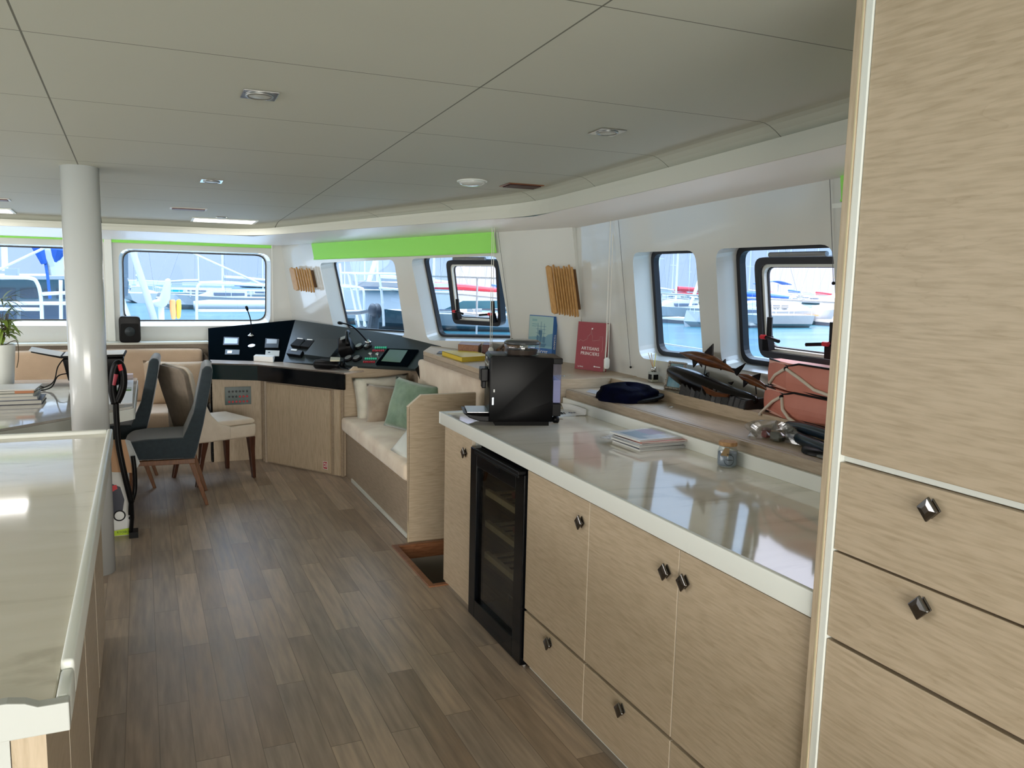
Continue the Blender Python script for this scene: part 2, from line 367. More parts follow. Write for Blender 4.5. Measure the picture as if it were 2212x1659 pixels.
M['tealchair'] = noisy('slate_teal_upholstery', (.006,.016,.024), (.011,.024,.033), (1,1,1), 40, .8, .15, sheen=.5, bscale=200)
M['creamchair'] = noisy('cream_chair_leather', (.56,.48,.38), (.60,.52,.42), (1,1,1), 20, .6, .1, bscale=90)
M['taupechair'] = noisy('taupe_chair_back', (.20,.16,.12), (.24,.19,.145), (1,1,1), 20, .7, .1, bscale=90)
M['navy'] = noisy('navy_wool_cap', (.0015,.002,.006), (.002,.003,.016), (1,1,1), 12, .9, .3, sheen=0, bscale=60, spec=.05)
M['coral'] = noisy('coral_nylon', (.50,.165,.115), (.60,.22,.16), (1,1,1), 4, .55, .3, bscale=14)
M['corallit'] = noisy('lit_coral_nylon_end', (.62,.33,.26), (.70,.40,.33), (1,1,1), 6, .55, .3, bscale=14)  # coral made paler to paint the light on the angled bag end
M['carved'] = noisy('polished_black_ebony', (.003,.0025,.002), (.007,.004,.003), (1,1,1), 9, .22, .15, bscale=12, spec=.2)
M['carvedbrown'] = wood('polished_brown_grain', (.075,.022,.006), (.02,.008,.004), (.13,.042,.010), axis='y', rough=.2)
M['hose'] = mat('dark_teal_hose', (.008,.018,.030), .25)
M['plastic'] = glass('crumpled_clear_plastic', (.82,.82,.82), .14, .12)
# ---------------------------------------------------------------- floor (with the stairwell opening)
fx0, fx1, fy0, fy1 = 1.30, 2.0, 3.86, 4.56
def flat(mb, x0, x1, y0, y1, z): mb.add([(x0,y0,z),(x1,y0,z),(x1,y1,z),(x0,y1,z)], [(0,1,2,3)])
fl = MB()
for a in ((-3.5,fx0,-2.4,8.2),(fx0,2.8,-2.4,fy0),(fx0,2.8,fy1,8.2),(fx1,2.8,fy0,fy1)):
    fl.box(a[0],a[1],a[2],a[3],-.04,0)
struct(fl.build('floor', M['floor']))

# ---------------------------------------------------------------- walls, each a skin with window openings and deep reveals
SA, SB = (2.54, 4.58), (1.35, 8.0)
SL = hypot(SB[0]-SA[0], SB[1]-SA[1]); SD = ((SB[0]-SA[0])/SL, (SB[1]-SA[1])/SL); SN = (SD[1], -SD[0])
def f_side(s, z, o=0): return (2.54-.146*(z-1.08)+o, s, z+o*.146)
def f_diag(s, z, o=0): 
    k = o-.2*(z-1.0); return (SA[0]+SD[0]*s+SN[0]*k, SA[1]+SD[1]*s+SN[1]*k, z+o*.2)
def f_fwd(s, z, o=0): return (s, 7.93-.15*(z-1.82)+o, z+o*.15)
def diag_sz(px, py, o=0):
    n = Vector((SN[0], SN[1], .2)); d = SN[0]*SA[0]+SN[1]*SA[1]+.2*1.0+o; p = on_plane(px, py, n, d); return ((p.x-SA[0])*SD[0]+(p.y-SA[1])*SD[1], p.z)
def in_poly(p, poly):
    c = False; n = len(poly)
    for i in range(n):
        a, b = poly[i], poly[i-1]
        if (a[1] > p[1]) != (b[1] > p[1]) and p[0] < (b[0]-a[0])*(p[1]-a[1])/(b[1]-a[1])+a[0]: c = not c
    return c
def wall(name, f, outline, holes, depth=.15, shrink=0.0, m=None):
    mb = MB(); loops = [outline]+holes
    vs3 = [[Vector((p[0], p[1], 0)) for p in l] for l in loops]; flatp = [p for l in loops for p in l]
    tris = tessellate_polygon(vs3)
    mb.add([f(p[0], p[1], 0) for p in flatp], tris)
    back = [p for p in outline]
    hs = []
    for h in holes:
        cx = sum(p[0] for p in h)/len(h); cz = sum(p[1] for p in h)/len(h); wx = max(p[0] for p in h)-min(p[0] for p in h); wz = max(p[1] for p in h)-min(p[1] for p in h)
        hs.append([(cx+(p[0]-cx)*(1-2*shrink/wx), cz+(p[1]-cz)*(1-2*shrink/wz)) for p in h])
    fo = [p for l in [outline]+hs for p in l]; t2 = tessellate_polygon([[Vector((p[0], p[1], 0)) for p in l] for l in [outline]+hs])
    mb.add([f(p[0], p[1], depth) for p in fo], t2)
    for h, h2 in zip(holes, hs):
        n = len(h); r = .012
        mb.add([f(p[0], p[1], 0) for p in h]+[f(p[0], p[1], depth) for p in h2], [(i,(i+1)%n,n+(i+1)%n,n+i) for i in range(n)])
    n = len(outline)
    mb.add([f(p[0], p[1], 0) for p in outline]+[f(p[0], p[1], depth) for p in outline], [(i,(i+1)%n,n+(i+1)%n,n+i) for i in range(n)])
    o = mb.build(name, m or M['gel'], fix=False); 
    b = bmesh.new(); b.from_mesh(o.data); bmesh.ops.remove_doubles(b, verts=b.verts, dist=1e-5); bmesh.ops.recalc_face_normals(b, faces=b.faces); b.to_mesh(o.data); b.free()
    return struct(o), hs
h5 = rounded([(3.30,1.175),(3.88,1.158),(3.868,1.738),(3.305,1.74)], .065)
h6 = rounded([(2.43,1.195),(3.16,1.190),(3.152,1.744),(2.432,1.748)], .065)
h8 = rounded([(.95,1.2),(1.75,1.2),(1.75,1.75),(.95,1.75)], .065)
w_star, s5 = wall('wall_starboard', f_side, [(-2.4,-.03),(4.62,-.03),(4.60,2.02),(-2.4,2.30)], [h5, h6])
h3 = rounded([diag_sz(875,728),diag_sz(723,718),diag_sz(690,568),diag_sz(851,561)], .06)
h4 = rounded([diag_sz(1105,739),diag_sz(923,735),diag_sz(887,559),diag_sz(1074,553)], .06)
w_diag, s3 = wall('wall_starboard_bow', f_diag, [(-.04,-.03),(SL+.12,-.03),(SL+.12,2.0),(-.06,2.0)], [h3, h4])
h1 = rounded([(-1.62,1.085),(-.42,1.08),(-.42,1.76),(-1.62,1.76)], .09)
h2 = rounded([(-.175,1.075),(1.108,1.075),(1.108,1.748),(-.165,1.752)], .10)
h7 = rounded([(-2.9,1.085),(-1.85,1.08),(-1.85,1.76),(-2.9,1.76)], .09)
w_fwd, s1 = wall('wall_bow', f_fwd, [(-3.5,-.03),(1.70,-.03),(1.45,1.0),(1.20,2.0),(-3.5,2.0)], [h7, h1, h2], depth=.10, shrink=.03)
hp = [rounded([(a,1.05),(a+1.5,1.05),(a+1.5,1.8),(a,1.8)], .09) for a in (1.2, 3.0, 4.8)]
struct(wall('wall_port', lambda s, z, o=0: (-3.45-o, s, z), [(-2.4,-.03),(8.1,-.03),(8.1,2.35),(-2.4,2.35)], hp)[0])
struct(wall('wall_aft', lambda s, z, o=0: (s, -2.3-o, z), [(-3.5,-.03),(2.6,-.03),(2.6,2.4),(-3.5,2.4)], [rect(-3.2,1.9,.06,2.10)])[0])

# ---------------------------------------------------------------- windows (gasket, pane, opening hatch with latches)
def ring(mb, f, poly, off, w, t=.012):
    cx = sum(p[0] for p in poly)/len(poly); cz = sum(p[1] for p in poly)/len(poly)
    wx = max(p[0] for p in poly)-min(p[0] for p in poly); wz = max(p[1] for p in poly)-min(p[1] for p in poly)
    inn = [(cx+(p[0]-cx)*(1-2*w/wx), cz+(p[1]-cz)*(1-2*w/wz)) for p in poly]; n = len(poly)
    vs = [f(p[0],p[1],off) for p in poly]+[f(p[0],p[1],off) for p in inn]+[f(p[0],p[1],off+t) for p in poly]+[f(p[0],p[1],off+t) for p in inn]
    fs = []
    for i in range(n):
        j = (i+1) % n; fs += [(i,j,n+j,n+i),(2*n+i,3*n+i,3*n+j,2*n+j),(n+i,n+j,3*n+j,3*n+i),(i,2*n+i,2*n+j,j)]
    mb.add(vs, fs); return inn
def pane(name, f, poly, off, m, parent, t=.006):
    n = len(poly); mb = MB(); mb.add([f(p[0],p[1],off) for p in poly], [tuple(range(n))])
    return mb.build(name, m, parent, fix=False)
def window(n, f, poly, off, gw=.012, hatch=None):
    c = f(sum(p[0] for p in poly)/len(poly), min(p[1] for p in poly), off)
    w = struct(thing('window_%d' % n, None, None, c))
    gd = .008 if gw < .01 else .014 if gw < .0125 else .034
    g = MB(); inn = ring(g, f, poly, off-gd, gw, gd); g.build('gasket', M['rubber'], w)
    if hatch is None:
        pane('pane', f, poly, off, M['glass'], w); return w
    # pane with the hatch cut out
    mb = MB(); fp = [p for l in (poly, hatch) for p in l]
    mb.add([f(p[0],p[1],off) for p in fp], tessellate_polygon([[Vector((p[0],p[1],0)) for p in l] for l in (poly, hatch)])); mb.build('pane', M['glass'], w, fix=False)
    x0, x1 = min(p[0] for p in hatch), max(p[0] for p in hatch); z0, z1 = min(p[1] for p in hatch), max(p[1] for p in hatch)
    h = MB(); i1 = ring(h, f, hatch, off-.045, .030, .05); hf = h.build('opening_hatch', M['rubber'], w)
    q = MB(); i2 = ring(q, f, i1, off-.030, .014, .03); q.build('inner_frame', M['white'], hf)
    q = MB(); i3 = ring(q, f, i2, off-.012, .005, .01); q.build('seal', M['rubber'], hf)
    pane('hatch_pane', f, i2, off-.004, M['clear'], hf)
    q = MB()                                     # aluminium hinge bar along the top
    a, b = f(x0+(x1-x0)*.2, z1+.012, off-.05), f(x1-(x1-x0)*.2, z1+.012, off-.05); q.tube([a, b], .011, 8); q.build('hinge_bar', M['alu'], hf)
    for sx, dr in ((x0+.13*(x1-x0)+.02, 1), (x1-.13*(x1-x0)-.02, -1)):
        zz = z0+.055
        q = MB(); q.hexa([f(sx-.022*1,zz-.012,off-.05),f(sx+.022,zz-.012,off-.05),f(sx+.016,zz+.05,off-.05),f(sx-.016,zz+.05,off-.05)],
                         [f(sx-.022*1,zz-.012,off-.085),f(sx+.022,zz-.012,off-.085),f(sx+.016,zz+.05,off-.085),f(sx-.016,zz+.05,off-.085)])
        q.tube([f(sx,zz+.045,off-.06), f(sx,zz+.135,off-.05)], .013, 6)
        hd = q.build('latch', M['black'], hf)
        q = MB(); q.tube([f(sx-.012,zz+.052,off-.09), f(sx+.10*dr*-1 if False else sx-.012+.105*(-dr)*-1*1,zz+.044,off-.11)], .0085, 6)
        q.build('latch', M['black'], hf)
        q = MB(); q.tube([f(sx-.014,zz+.052,off-.092), f(sx+.014,zz+.052,off-.094)], .0105, 8); q.build('latch_button', M['red'], hf)
    return w
window(1, f_fwd, s1[1], .10, .007); window(2, f_fwd, s1[2], .10, .007); window(7, f_fwd, s1[0], .10, .007)
window(3, f_diag, s3[0], .15)
window(4, f_diag, s3[1], .15, .016, rounded([diag_sz(1088,712,.13),diag_sz(984,705,.13),diag_sz(968,569,.13),diag_sz(1081,569,.13)], .05))
window(5, f_side, s5[0], .15, .024)
window(6, f_side, s5[1], .15, .024, rounded(rect(2.455,3.015,1.235,1.690), .055))
for i, a in enumerate(hp): pass

# ---------------------------------------------------------------- ceiling and the valance that runs round the room
def cz(y, o=0): return 2.08+o-.05*(y-4.69)
PL = [(2.2,-2.4,1),(2.2,2.2,1),(2.19,3.4,1),(2.15,4.5,1),(.86,7.15,.62),(-3.5,7.15,.55)]
def offset(pl, d):      # moves the polyline inward by d
    out = []
    for i, p in enumerate(pl):
        a = Vector(pl[max(i-1,0)][:2]); b = Vector(pl[min(i+1,len(pl)-1)][:2]); c = Vector(p[:2])
        t1 = (c-a).normalized() if i else (b-c).normalized(); t2 = (b-c).normalized() if i < len(pl)-1 else t1
        n1 = Vector((-t1.y, t1.x)); n2 = Vector((-t2.y, t2.x)); n = (n1+n2).normalized(); k = 1/max(.4, n.dot(n1))
        out.append((c.x+n.x*d*k, c.y+n.y*d*k, p[2]))
    return out
def smooth_pl(pl, k=6):   # round the bends slightly
    out = [pl[0]]
    for i in range(1, len(pl)-1):
        a, p, b = [Vector(q) for q in (pl[i-1], pl[i], pl[i+1])]; r = .28
        p0 = p+(a-p).normalized()*r; p2 = p+(b-p).normalized()*r
        for j in range(k+1):
            t = j/k; q = p0*(1-t)**2+p*2*t*(1-t)+p2*t*t; out.append(tuple(q))
    out.append(pl[-1]); return out
PLS = smooth_pl(PL)
A0 = offset(PLS, .075)
ce = MB(); pts = [(p[0], p[1], cz(p[1])) for p in A0]+[(-3.5,-2.4,cz(-2.4))]
ce.add(pts, tessellate_polygon([[Vector((p[0],p[1],0)) for p in pts]]))
struct(ce.build('ceiling', M['ceil'], fix=False))
def strip(name, specs, m):   # specs: (inward offset, drop) rows of one moulding
    rows = []
    for d, dr in specs:
        rows.append([(p[0], p[1], cz(p[1], -dr*q[2])) for p, q in zip(offset(PLS, d), PLS)])
    mb = MB(); n = len(rows[0]); vs = [p for r in rows for p in r]
    mb.add(vs, [(i*n+k, i*n+k+1, (i+1)*n+k+1, (i+1)*n+k) for i in range(len(rows)-1) for k in range(n-1)])
    return struct(mb.build(name, m, fix=False, smooth=False))
strip('trim_1', [(.075,0),(.05,.002),(.025,.010),(-.005,.026),(-.04,.050),(-.05,.052)], M['ceil'])
strip('trim_2', [(-.05,.052),(-.012,.052),(-.012,.088),(.004,.088)], M['fascia'])
strip('trim_3', [(.004,.086),(.004,.137),(0,.139)], M['fascia'])
# underside, from the lip out to the walls
E_ = [(f_side(-2.4,2.20)), (f_side(2.2,2.0)), (f_side(3.4,1.945)), (f_side(4.45,1.895)), (1.15,7.95,1.822), (-3.5,7.95,1.83)]
D_ = [(p[0], p[1], cz(p[1], -.139*p[2])) for p in PL]
va = MB()
for i in range(5):
    a, b, c, d = Vector(D_[i]), Vector(D_[i+1]), Vector(E_[i+1]), Vector(E_[i])
    va.grid(lambda u, v: tuple((a*(1-u)+b*u)*(1-v)+(d*(1-u)+c*u)*v + Vector((0,0,-.014*sin(pi*v)))), 8, 8)
struct(va.build('trim_4', M['valance'], fix=False, smooth=True))
# roof shell over everything so that no daylight leaks in
rf = MB(); rf.add([(-3.7,-2.5,cz(-2.5,.1)),(3.0,-2.5,cz(-2.5,.1)),(3.0,8.3,cz(8.3,.1)),(-3.7,8.3,cz(8.3,.1))], [(0,1,2,3)])
struct(rf.build('trim_5', M['white'], fix=False))
struct(B(-3.7,2.7,-6.0,-2.42,2.32,2.40).build('light_block_hardtop', M['white']))   # unseen cockpit hardtop, added to block zenith light at the aft door
# sill ledge under the bow windows
struct(B(-3.5,.545,7.86,8.07,.925,.945).build('trim_6', M['fascia'], bev=.004))
struct(B(-3.5,.545,7.99,8.07,.0,.925).build('trim_7', M['oakdark']))

# ---------------------------------------------------------------- column
t = thing('support_column', 'round glossy white column standing at the end of the kitchen island', 'column', (-.258,4.69,0))
MB().lathe([(.088,0),(.088,2.10)], (-.258,4.69,0), 48).build('shaft', M['lacquer'], t, smooth=True)
for p in t.children[0].data.polygons: p.use_smooth = len(p.vertices) == 4

# ---------------------------------------------------------------- stairwell
t = thing('stairwell_hatch', 'open stairwell in the floor with a red teak rim between sofa and wine fridge', 'stairwell', (1.6,4.2,0))
m = MB(); m.box(fx0,fx0+.035,fy0,fy1,-.10,.006); m.box(fx0+.035,fx1,fy1-.035,fy1,-.10,.006); m.box(fx0+.035,fx1,fy0,fy0+.035,-.10,.006); m.build('rim', M['teak'], t, bev=.003)
m = MB(); m.box(fx0+.03,fx0+.05,fy0+.03,fy1-.03,-1.4,-.08); m.box(fx0+.05,fx1,fy0+.02,fy0+.04,-1.4,-.08); m.box(fx0+.05,fx1,fy1-.04,fy1-.02,-1.4,-.08); m.box(fx1-.02,fx1,fy0+.04,fy1-.04,-1.4,-.08); m.box(fx0+.03,fx1,fy0+.02,fy1-.02,-1.45,-1.4)
m.build('shaft_lining', mat('grey_beige_lining', (.30,.26,.22), .5), t)
for i in range(3): B(fx0+.05+.2*i,fx1-.02,fy0+.04,fy1-.04,-1.30+.26*(i+0),-1.26+.26*i).build('step', M['teak'], t, bev=.004)
# ---------------------------------------------------------------- knobs
def knob(c, parent, name='knob', s=1.0, face='-x'):
    """square nickel knob set as a diamond, on a face looking to -x"""
    m = MB(T(c)); a = .026*s
    def dia(r, x): return [(x, r, 0), (x, 0, r*1.08), (x, -r, 0), (x, 0, -r*1.08)]
    m.loft([dia(a*.80, .001), dia(a*.80, -.003), dia(a*.45, -.005), dia(a*.55, -.009), dia(a*.95, -.012), dia(a, -.015), dia(a*.9, -.0185), dia(a*.35, -.021)])
    return m.build(name, M['nickel'], parent, bev=.0015)
XF = 1.38
def front(name, y0, y1, z0, z1, parent, x=XF, th=.019, label=None, mt='oak_y'):
    d = MB(); d.box(x, x+th, y0+.0025, y1-.0025, z0+.002, z1-.002); o = d.build(name, M[mt], parent, bev=.0012)
    for ya in (y0+.0018, y1-.0026): B(x+.0006, x+th-.0006, ya, ya+.0008, z0+.0024, z1-.0024).build('edge_band', M['edgeband'], o)
    return o
def carcass(y0, y1, parent, x0=None, x1=2.02, z0=.03, z1=.838):
    x0 = x0 or XF+.0195
    m = MB(); t = .016
    m.box(x0,x1,y0+.001,y0+t,z0,z1); m.box(x0,x1,y1-t,y1-.001,z0,z1); m.box(x0,x1,y0+t,y1-t,z0,z0+t); m.box(x1-t,x1,y0+t,y1-t,z0+t,z1); m.box(x0+.001,x1-t,y0+t,y1-t,z1-t,z1)
    return m.build('carcass', M['white'], parent)
for i, (y0, y1, dk, kk, lb) in enumerate((
    (2.385, 2.884, 2.437, 2.65, 'oak base cabinet with door above drawer, standing right beside the wine fridge'),
    (1.866, 2.385, 1.922, 2.13, 'oak base cabinet with door and drawer, middle one under the quartz worktop'),
    (1.352, 1.866, 1.832, 1.60, 'oak base cabinet under the worktop, directly against the tall cabinet'))):
    t = thing('base_cabinet', lb, 'cabinet', (1.4, (y0+y1)/2, 0), 0, 'oak base cabinets under the worktop')
    carcass(y0, y1, t)
    d = front('door', y0, y1, .260, .836, t); knob((XF, dk, .751), d)
    d = front('drawer', y0, y1, .036, .252, t); knob((XF, kk, .213), d)
    m = MB(); m.box(XF+.03, XF+.045, y0, y1, 0, .032); m.build('plinth', M['white'], t)
t = thing('base_cabinet', 'narrow oak base cabinet with a single door at the stairwell end of the worktop', 'cabinet', (1.4, 3.68, 0), 0, 'oak base cabinets under the worktop')
carcass(3.49, 3.872, t)
d = front('door', 3.492, 3.868, .03, .838, t); knob((XF, 3.572, .762), d)
m = MB(); m.box(XF+.03, XF+.045, 3.49, 3.872, 0, .03); m.build('plinth', M['white'], t)
m = MB(); m.box(XF+.02, 2.02, 3.873, 3.885, .0, .838); m.build('end_panel', M['oak_y'], t)

# worktop: slab with raised rim, upstand
t = thing('quartz_worktop', 'long glossy cream quartz worktop with white front edge and upstand', 'worktop', (1.7, 2.6, .84))
m = MB(); m.box(1.378, 2.07, 1.335, 3.895, .868, .900); m.build('slab', M['quartz'], t, bev=.002)
m = MB(); m.box(1.362, 1.378, 1.335, 3.895, .845, .9065); m.box(1.362, 2.06, 3.893, 3.912, .845, .9065); m.box(1.378,1.40,1.335,3.89,.845,.868); m.build('front_edge', M['white'], t, bev=.003, seg=3)
m = MB(); m.box(2.055, 2.073, 1.335, 3.885, .9, .955); m.box(1.378, 1.50, 3.860, 3.893, .9, .9065); m.build('upstand', M['white'], t, bev=.002)
m = MB(); m.sweep([(1.42,.9),(1.52,.9),(1.52,.935),(1.50,.945),(1.46,.945),(1.42,.91)], 1.318, 1, 1.334); m.build('end_lip', M['white'], t, bev=.002)

# wine fridge
t = thing('wine_fridge', 'tall black wine fridge with smoked glass door and wooden racks inside', 'fridge', (1.6, 3.18, 0))
y0, y1 = 2.890, 3.478
m = MB(); w = .02
m.box(1.42,1.95,y0+.004,y0+w,.03,.822); m.box(1.42,1.95,y1-w,y1-.004,.03,.822); m.box(1.42,1.95,y0+w,y1-w,.03,.05); m.box(1.42,1.95,y0+w,y1-w,.80,.822); m.box(1.93,1.95,y0+w,y1-w,.05,.80); m.build('cabinet_shell', M['black'], t)
m = MB(); iw = .045   # door frame around the glass
m.box(1.368,1.412,y0,y0+.085,.012,.812); m.box(1.368,1.412,y1-.075,y1,.012,.812); m.box(1.368,1.412,y0+.085,y1-.075,.012,.10); m.box(1.368,1.412,y0+.085,y1-.075,.735,.812)
dr = m.build('door', M['blackgloss'], t, bev=.003)
m = MB(); m.box(1.385,1.390,y0+.085,y1-.075,.10,.735); m.build('glass', M['fridgeglass'], dr)
m = MB(); m.box(1.345,1.38,y0+.01,y1-.10,.812,.826); m.box(1.345,1.352,y0+.01,y1-.10,.800,.812); m.build('handle', M['black'], dr, bev=.002)
m = MB(); m.box(1.3665,1.3685,3.14,3.22,.765,.782); m.build('display', M['blackgloss'], dr)
for zz in (.29, .44, .59):
    m = MB(); m.box(1.425,1.447,y0+.05,y1-.05,zz,zz+.028)
    for k in range(7): m.box(1.447,1.88,y0+.07+k*.072,y0+.095+k*.072,zz+.004,zz+.014)
    m.build('rack', M['edge'], t, bev=.002)
for k in range(2): 
    m = MB()
    for j in range(4): m.tube([(1.45,3.02+j*.06,.12),(1.45,3.02+j*.06,.19)], .0018, 5)
    m.tube([(1.45,3.02,.19),(1.45,3.2,.19)], .0018, 5); 
m.build('wire_divider', M['steel'], t)
m = MB(); m.tube([(1.40,2.92,.0),(1.40,2.92,.02)], .018, 10); m.build('foot', M['chrome'], t)
m = MB(); m.tube([(1.90,3.42,.0),(1.90,3.42,.03)], .018, 10); m.build('foot', M['chrome'], t)
def bottle(x, y, z, cm, lb):
    t = thing('wine_bottle', lb, 'bottle', (x, y, z), 0, 'bottles lying in the wine fridge')
    MB(T((x,y,z))).lathe([(.0365,.24),(.037,.06),(.030,.04),(.0145,.02),(.0140,-.03),(.0155,-.032),(.0155,-.04)], n=16, axis='x').build('body', mat('dark_bottle_glass', (.02,.03,.015), .1), t, smooth=True)
    MB(T((x,y,z))).lathe([(.0165,.02),(.0158,-.045),(.014,-.047)], n=16, axis='x').build('capsule', cm, t, smooth=True)
bottle(1.49, 3.16, .655, mat('maroon_foil', (.20,.035,.03), .4), 'wine bottle with maroon foil lying on the upper rack')
bottle(1.49, 3.02, .655, mat('white_foil', (.6,.6,.57), .4), 'wine bottle with white foil capsule lying on the upper rack')
bottle(1.49, 3.14, .505, mat('red_foil', (.30,.05,.04), .4), 'wine bottle with red foil lying on the middle rack')
bottle(1.49, 3.00, .505, mat('copper_foil', (.33,.18,.10), .4), 'wine bottle with copper foil lying on the middle rack')

# ---------------------------------------------------------------- tall cabinet at the right
t = thing('tall_cabinet', 'tall washed oak cabinet with drawers and nickel knobs filling the right edge', 'cabinet', (1.7, .9, 0))
XT = 1.362; y1 = 1.334; yb = .45
m = MB(); m.box(XT-.008, 1.96, y1-.022, y1-.001, 0, 2.185); m.build('side_panel', M['oak_z'], t, bev=.001)
m = MB(); m.box(XT-.0085, XT-.0078, y1-.0225, y1-.019, 0, 2.185); m.build('edge_strip', mat('yellowed_edge_strip', (.60,.53,.34), .5), t)
m = MB(); m.box(XT-.004, XT+.02, y1-.042, y1-.022, 0, 2.185); m.box(XT+.012, XT+.02, yb, y1-.04, 1.219, 1.232); m.box(XT+.014, XT+.026, yb, y1-.04, 2.166, 2.186); m.build('face_frame', M['white'], t, bev=.0015)
m = MB(); m.box(XT+.021, 1.96, yb+.02, y1-.023, .03, 2.16); m.box(XT+.021,1.96,yb,yb+.02,.0,2.185); m.build('carcass', M['blackmatt'], t)
m = MB(); m.box(XT+.03, 1.96, yb, y1-.023, 2.16, 2.185); m.build('top_panel', M['white'], t)
def tf(nm, z0, z1, kz=None, kn='knob'):
    d = MB(); d.box(XT, XT+.020, yb+.006, y1-.0435, z0, z1); o = d.build(nm, M['oak_y'], t, bev=.0015)
    if kz: knob((XT, 1.058, kz), o, s=.92)
    return o
tf('door', 1.2335, 2.165); tf('drawer', 1.0245, 1.2175, 1.178); tf('drawer', .8265, 1.0195, .983); tf('drawer', .45, .8185, .60); tf('drawer', .04, .444, .25)

# ---------------------------------------------------------------- side deck behind the worktop and the raised shelf
t = thing('storage_deck', 'low oak storage deck with a lip behind the worktop, under the side windows', 'shelf', (2.2, 2.6, 0))
m = MB(); m.box(2.075, 2.09, .30, 3.885, .90, .995); m.box(2.09, 2.118, .30, 3.885, .955, .9975); m.build('front_lip', M['oakdark'], t, bev=.001)
m = MB(); m.box(2.1185, 2.12, .30, 3.10, .985, .9955); m.build('seam', M['blackmatt'], t)
m = MB(); m.box(2.12, 2.37, .30, 3.895, .965, .9955); m.build('deck_board', M['oak_y'], t)
m = MB(); m.box(2.37, 2.545, .30, 3.93, .93, 1.047); m.build('wall_ledge', M['oak_y'], t, bev=.001)
m = MB(); m.lathe([(.013,0),(.014,.003),(.010,.004),(.009,.001)], (2.284,3.213,.9955), 18); m.build('finger_pull', M['chrome'], t, smooth=True)
m = MB(); m.box(2.076, 2.40, .30, 3.88, .0, .90); m.build('base', M['oak_y'], t)

ZS = 1.05
t = thing('raised_shelf', 'raised oak shelf running behind the sofa backrest to the books', 'shelf', (2.1, 4.6, 0))
poly = [(1.80,3.92),(2.41,3.92),(2.555,3.925),(2.545,4.58),(2.12,5.79),(2.03,6.02),(1.827,5.60),(1.80,4.45)]
m = MB(); m.prism([(x,y) for x,y in poly], ZS-.030, ZS); m.build('top_board', M['oak_y'], t, bev=.002)
m = MB(); m.box(1.795,2.41,3.912,3.93,.905,ZS-.001); m.build('end_face', M['oak_x'], t)
m = MB(); m.prism([(1.802,3.932),(1.802,4.45),(1.829,5.6),(1.85,5.60),(1.822,4.45),(1.822,3.932)], .985, ZS-.031); m.box(1.975,1.99,4.56,5.6,.0,ZS-.031); m.build('front_face', M['oakdark'], t)
m = MB(); m.lathe([(.012,0),(.013,.003),(.009,.004),(.008,.001)], (2.13,4.03,ZS), 18); m.build('finger_pull', M['chrome'], t, smooth=True)
m = MB(); m.box(1.83,2.40,3.93,3.945,.0,.905); m.build('stair_side', M['oak_x'], t)
# ---------------------------------------------------------------- soft shapes
def pillow(M, w, h, t, pinch=.06, n=14, seed=0):
    """throw cushion in local x (width), z (height), y (thickness)"""
    rnd = random.Random(seed); ph = [rnd.uniform(0, 6.28) for _ in range(6)]
    mb = MB(M)
    def side(sg):
        def fn(u, v):
            a, b = u*2-1, v*2-1
            k = (max(0, 1-a*a)*max(0, 1-b*b))**.42
            x = a*w/2*(1-pinch*(1-b*b)); z = b*h/2*(1-pinch*(1-a*a))
            wr = (.10*sin(7*a+3*b+ph[0])+.08*sin(5*b-6*a+ph[1])+.06*sin(13*a+ph[2])*b)*k*(1-.3*k)
            return (x, sg*t/2*k*(.92+wr)+.004*sin(4*a+ph[3])*k, z)
        return fn
    mb.grid(side(1), n, n); mb.grid(side(-1), n, n); return mb
def soft_box(name, x0, x1, y0, y1, z0, z1, m, parent, r=.03, crown=.012, wr=0, seed=1):
    """upholstered block: rounded, slightly crowned"""
    mb = MB(); nx, ny = 10, 16
    cx, cy, hz = (x0+x1)/2, (y0+y1)/2, (z1-z0)/2; rnd = random.Random(seed); p = [rnd.uniform(0, 6) for _ in range(4)]
    mb.box(x0, x1, y0, y1, z0, z1); o = mb.build(name, m, parent, fix=True)
    b = bmesh.new(); b.from_mesh(o.data); bmesh.ops.bevel(b, geom=b.edges[:], offset=r, segments=4, profile=.6, affect='EDGES')
    bmesh.ops.subdivide_edges(b, edges=[e for e in b.edges if e.calc_length() > .08], cuts=9, use_grid_fill=True)
    for v in b.verts:
        u = (v.co.x-x0)/(x1-x0)*2-1; w = (v.co.y-y0)/(y1-y0)*2-1; q = (v.co.z-z0)/(z1-z0)
        k = (1-u**4)*(1-w**4)
        if q > .6 and abs(u) < 1 and abs(w) < 1: v.co.z += crown*k + wr*k*(sin(9*w+2*u+p[0])*.5+sin(21*w+3*u+p[1])*.25+sin(5*u-6*w+p[2])*.4)
    b.to_mesh(o.data); b.free()
    for pl in o.data.polygons: pl.use_smooth = True
    return o
# ---------------------------------------------------------------- starboard sofa
t = thing('sofa', 'short beige suede sofa built between two chamfered oak panels', 'sofa', (1.65, 5.4, 0))
m = MB(); m.hexa(*[[(x, y, z) for x, z in [(1.412,0),(1.83,0),(1.83,.889),(1.484,.889),(1.402,.822)]] for y in (4.58, 4.604)]); s1p = m.build('side_panel', M['oak_x'], t, bev=.001)
m = MB(); m.hexa(*[[(x, y, z) for x, z in [(1.484,.8895),(1.83,.8895),(1.83,.892),(1.484,.892),(1.400,.824),(1.4015,.8215)]] for y in (4.58, 4.604)]); m.build('edge_band', M['edgeband'], s1p)
m = MB(); m.box(1.4105,1.4125,4.58,4.604,0,.82); m.build('edge_band', M['edge'], s1p)
m = MB(); m.hexa(*[[(x, y, z) for x, z in [(1.412,0),(1.97,0),(1.97,.862),(1.495,.862),(1.420,.797)]] for y in (6.32, 6.344)]); s2p = m.build('side_panel', M['oak_x'], t, bev=.001)
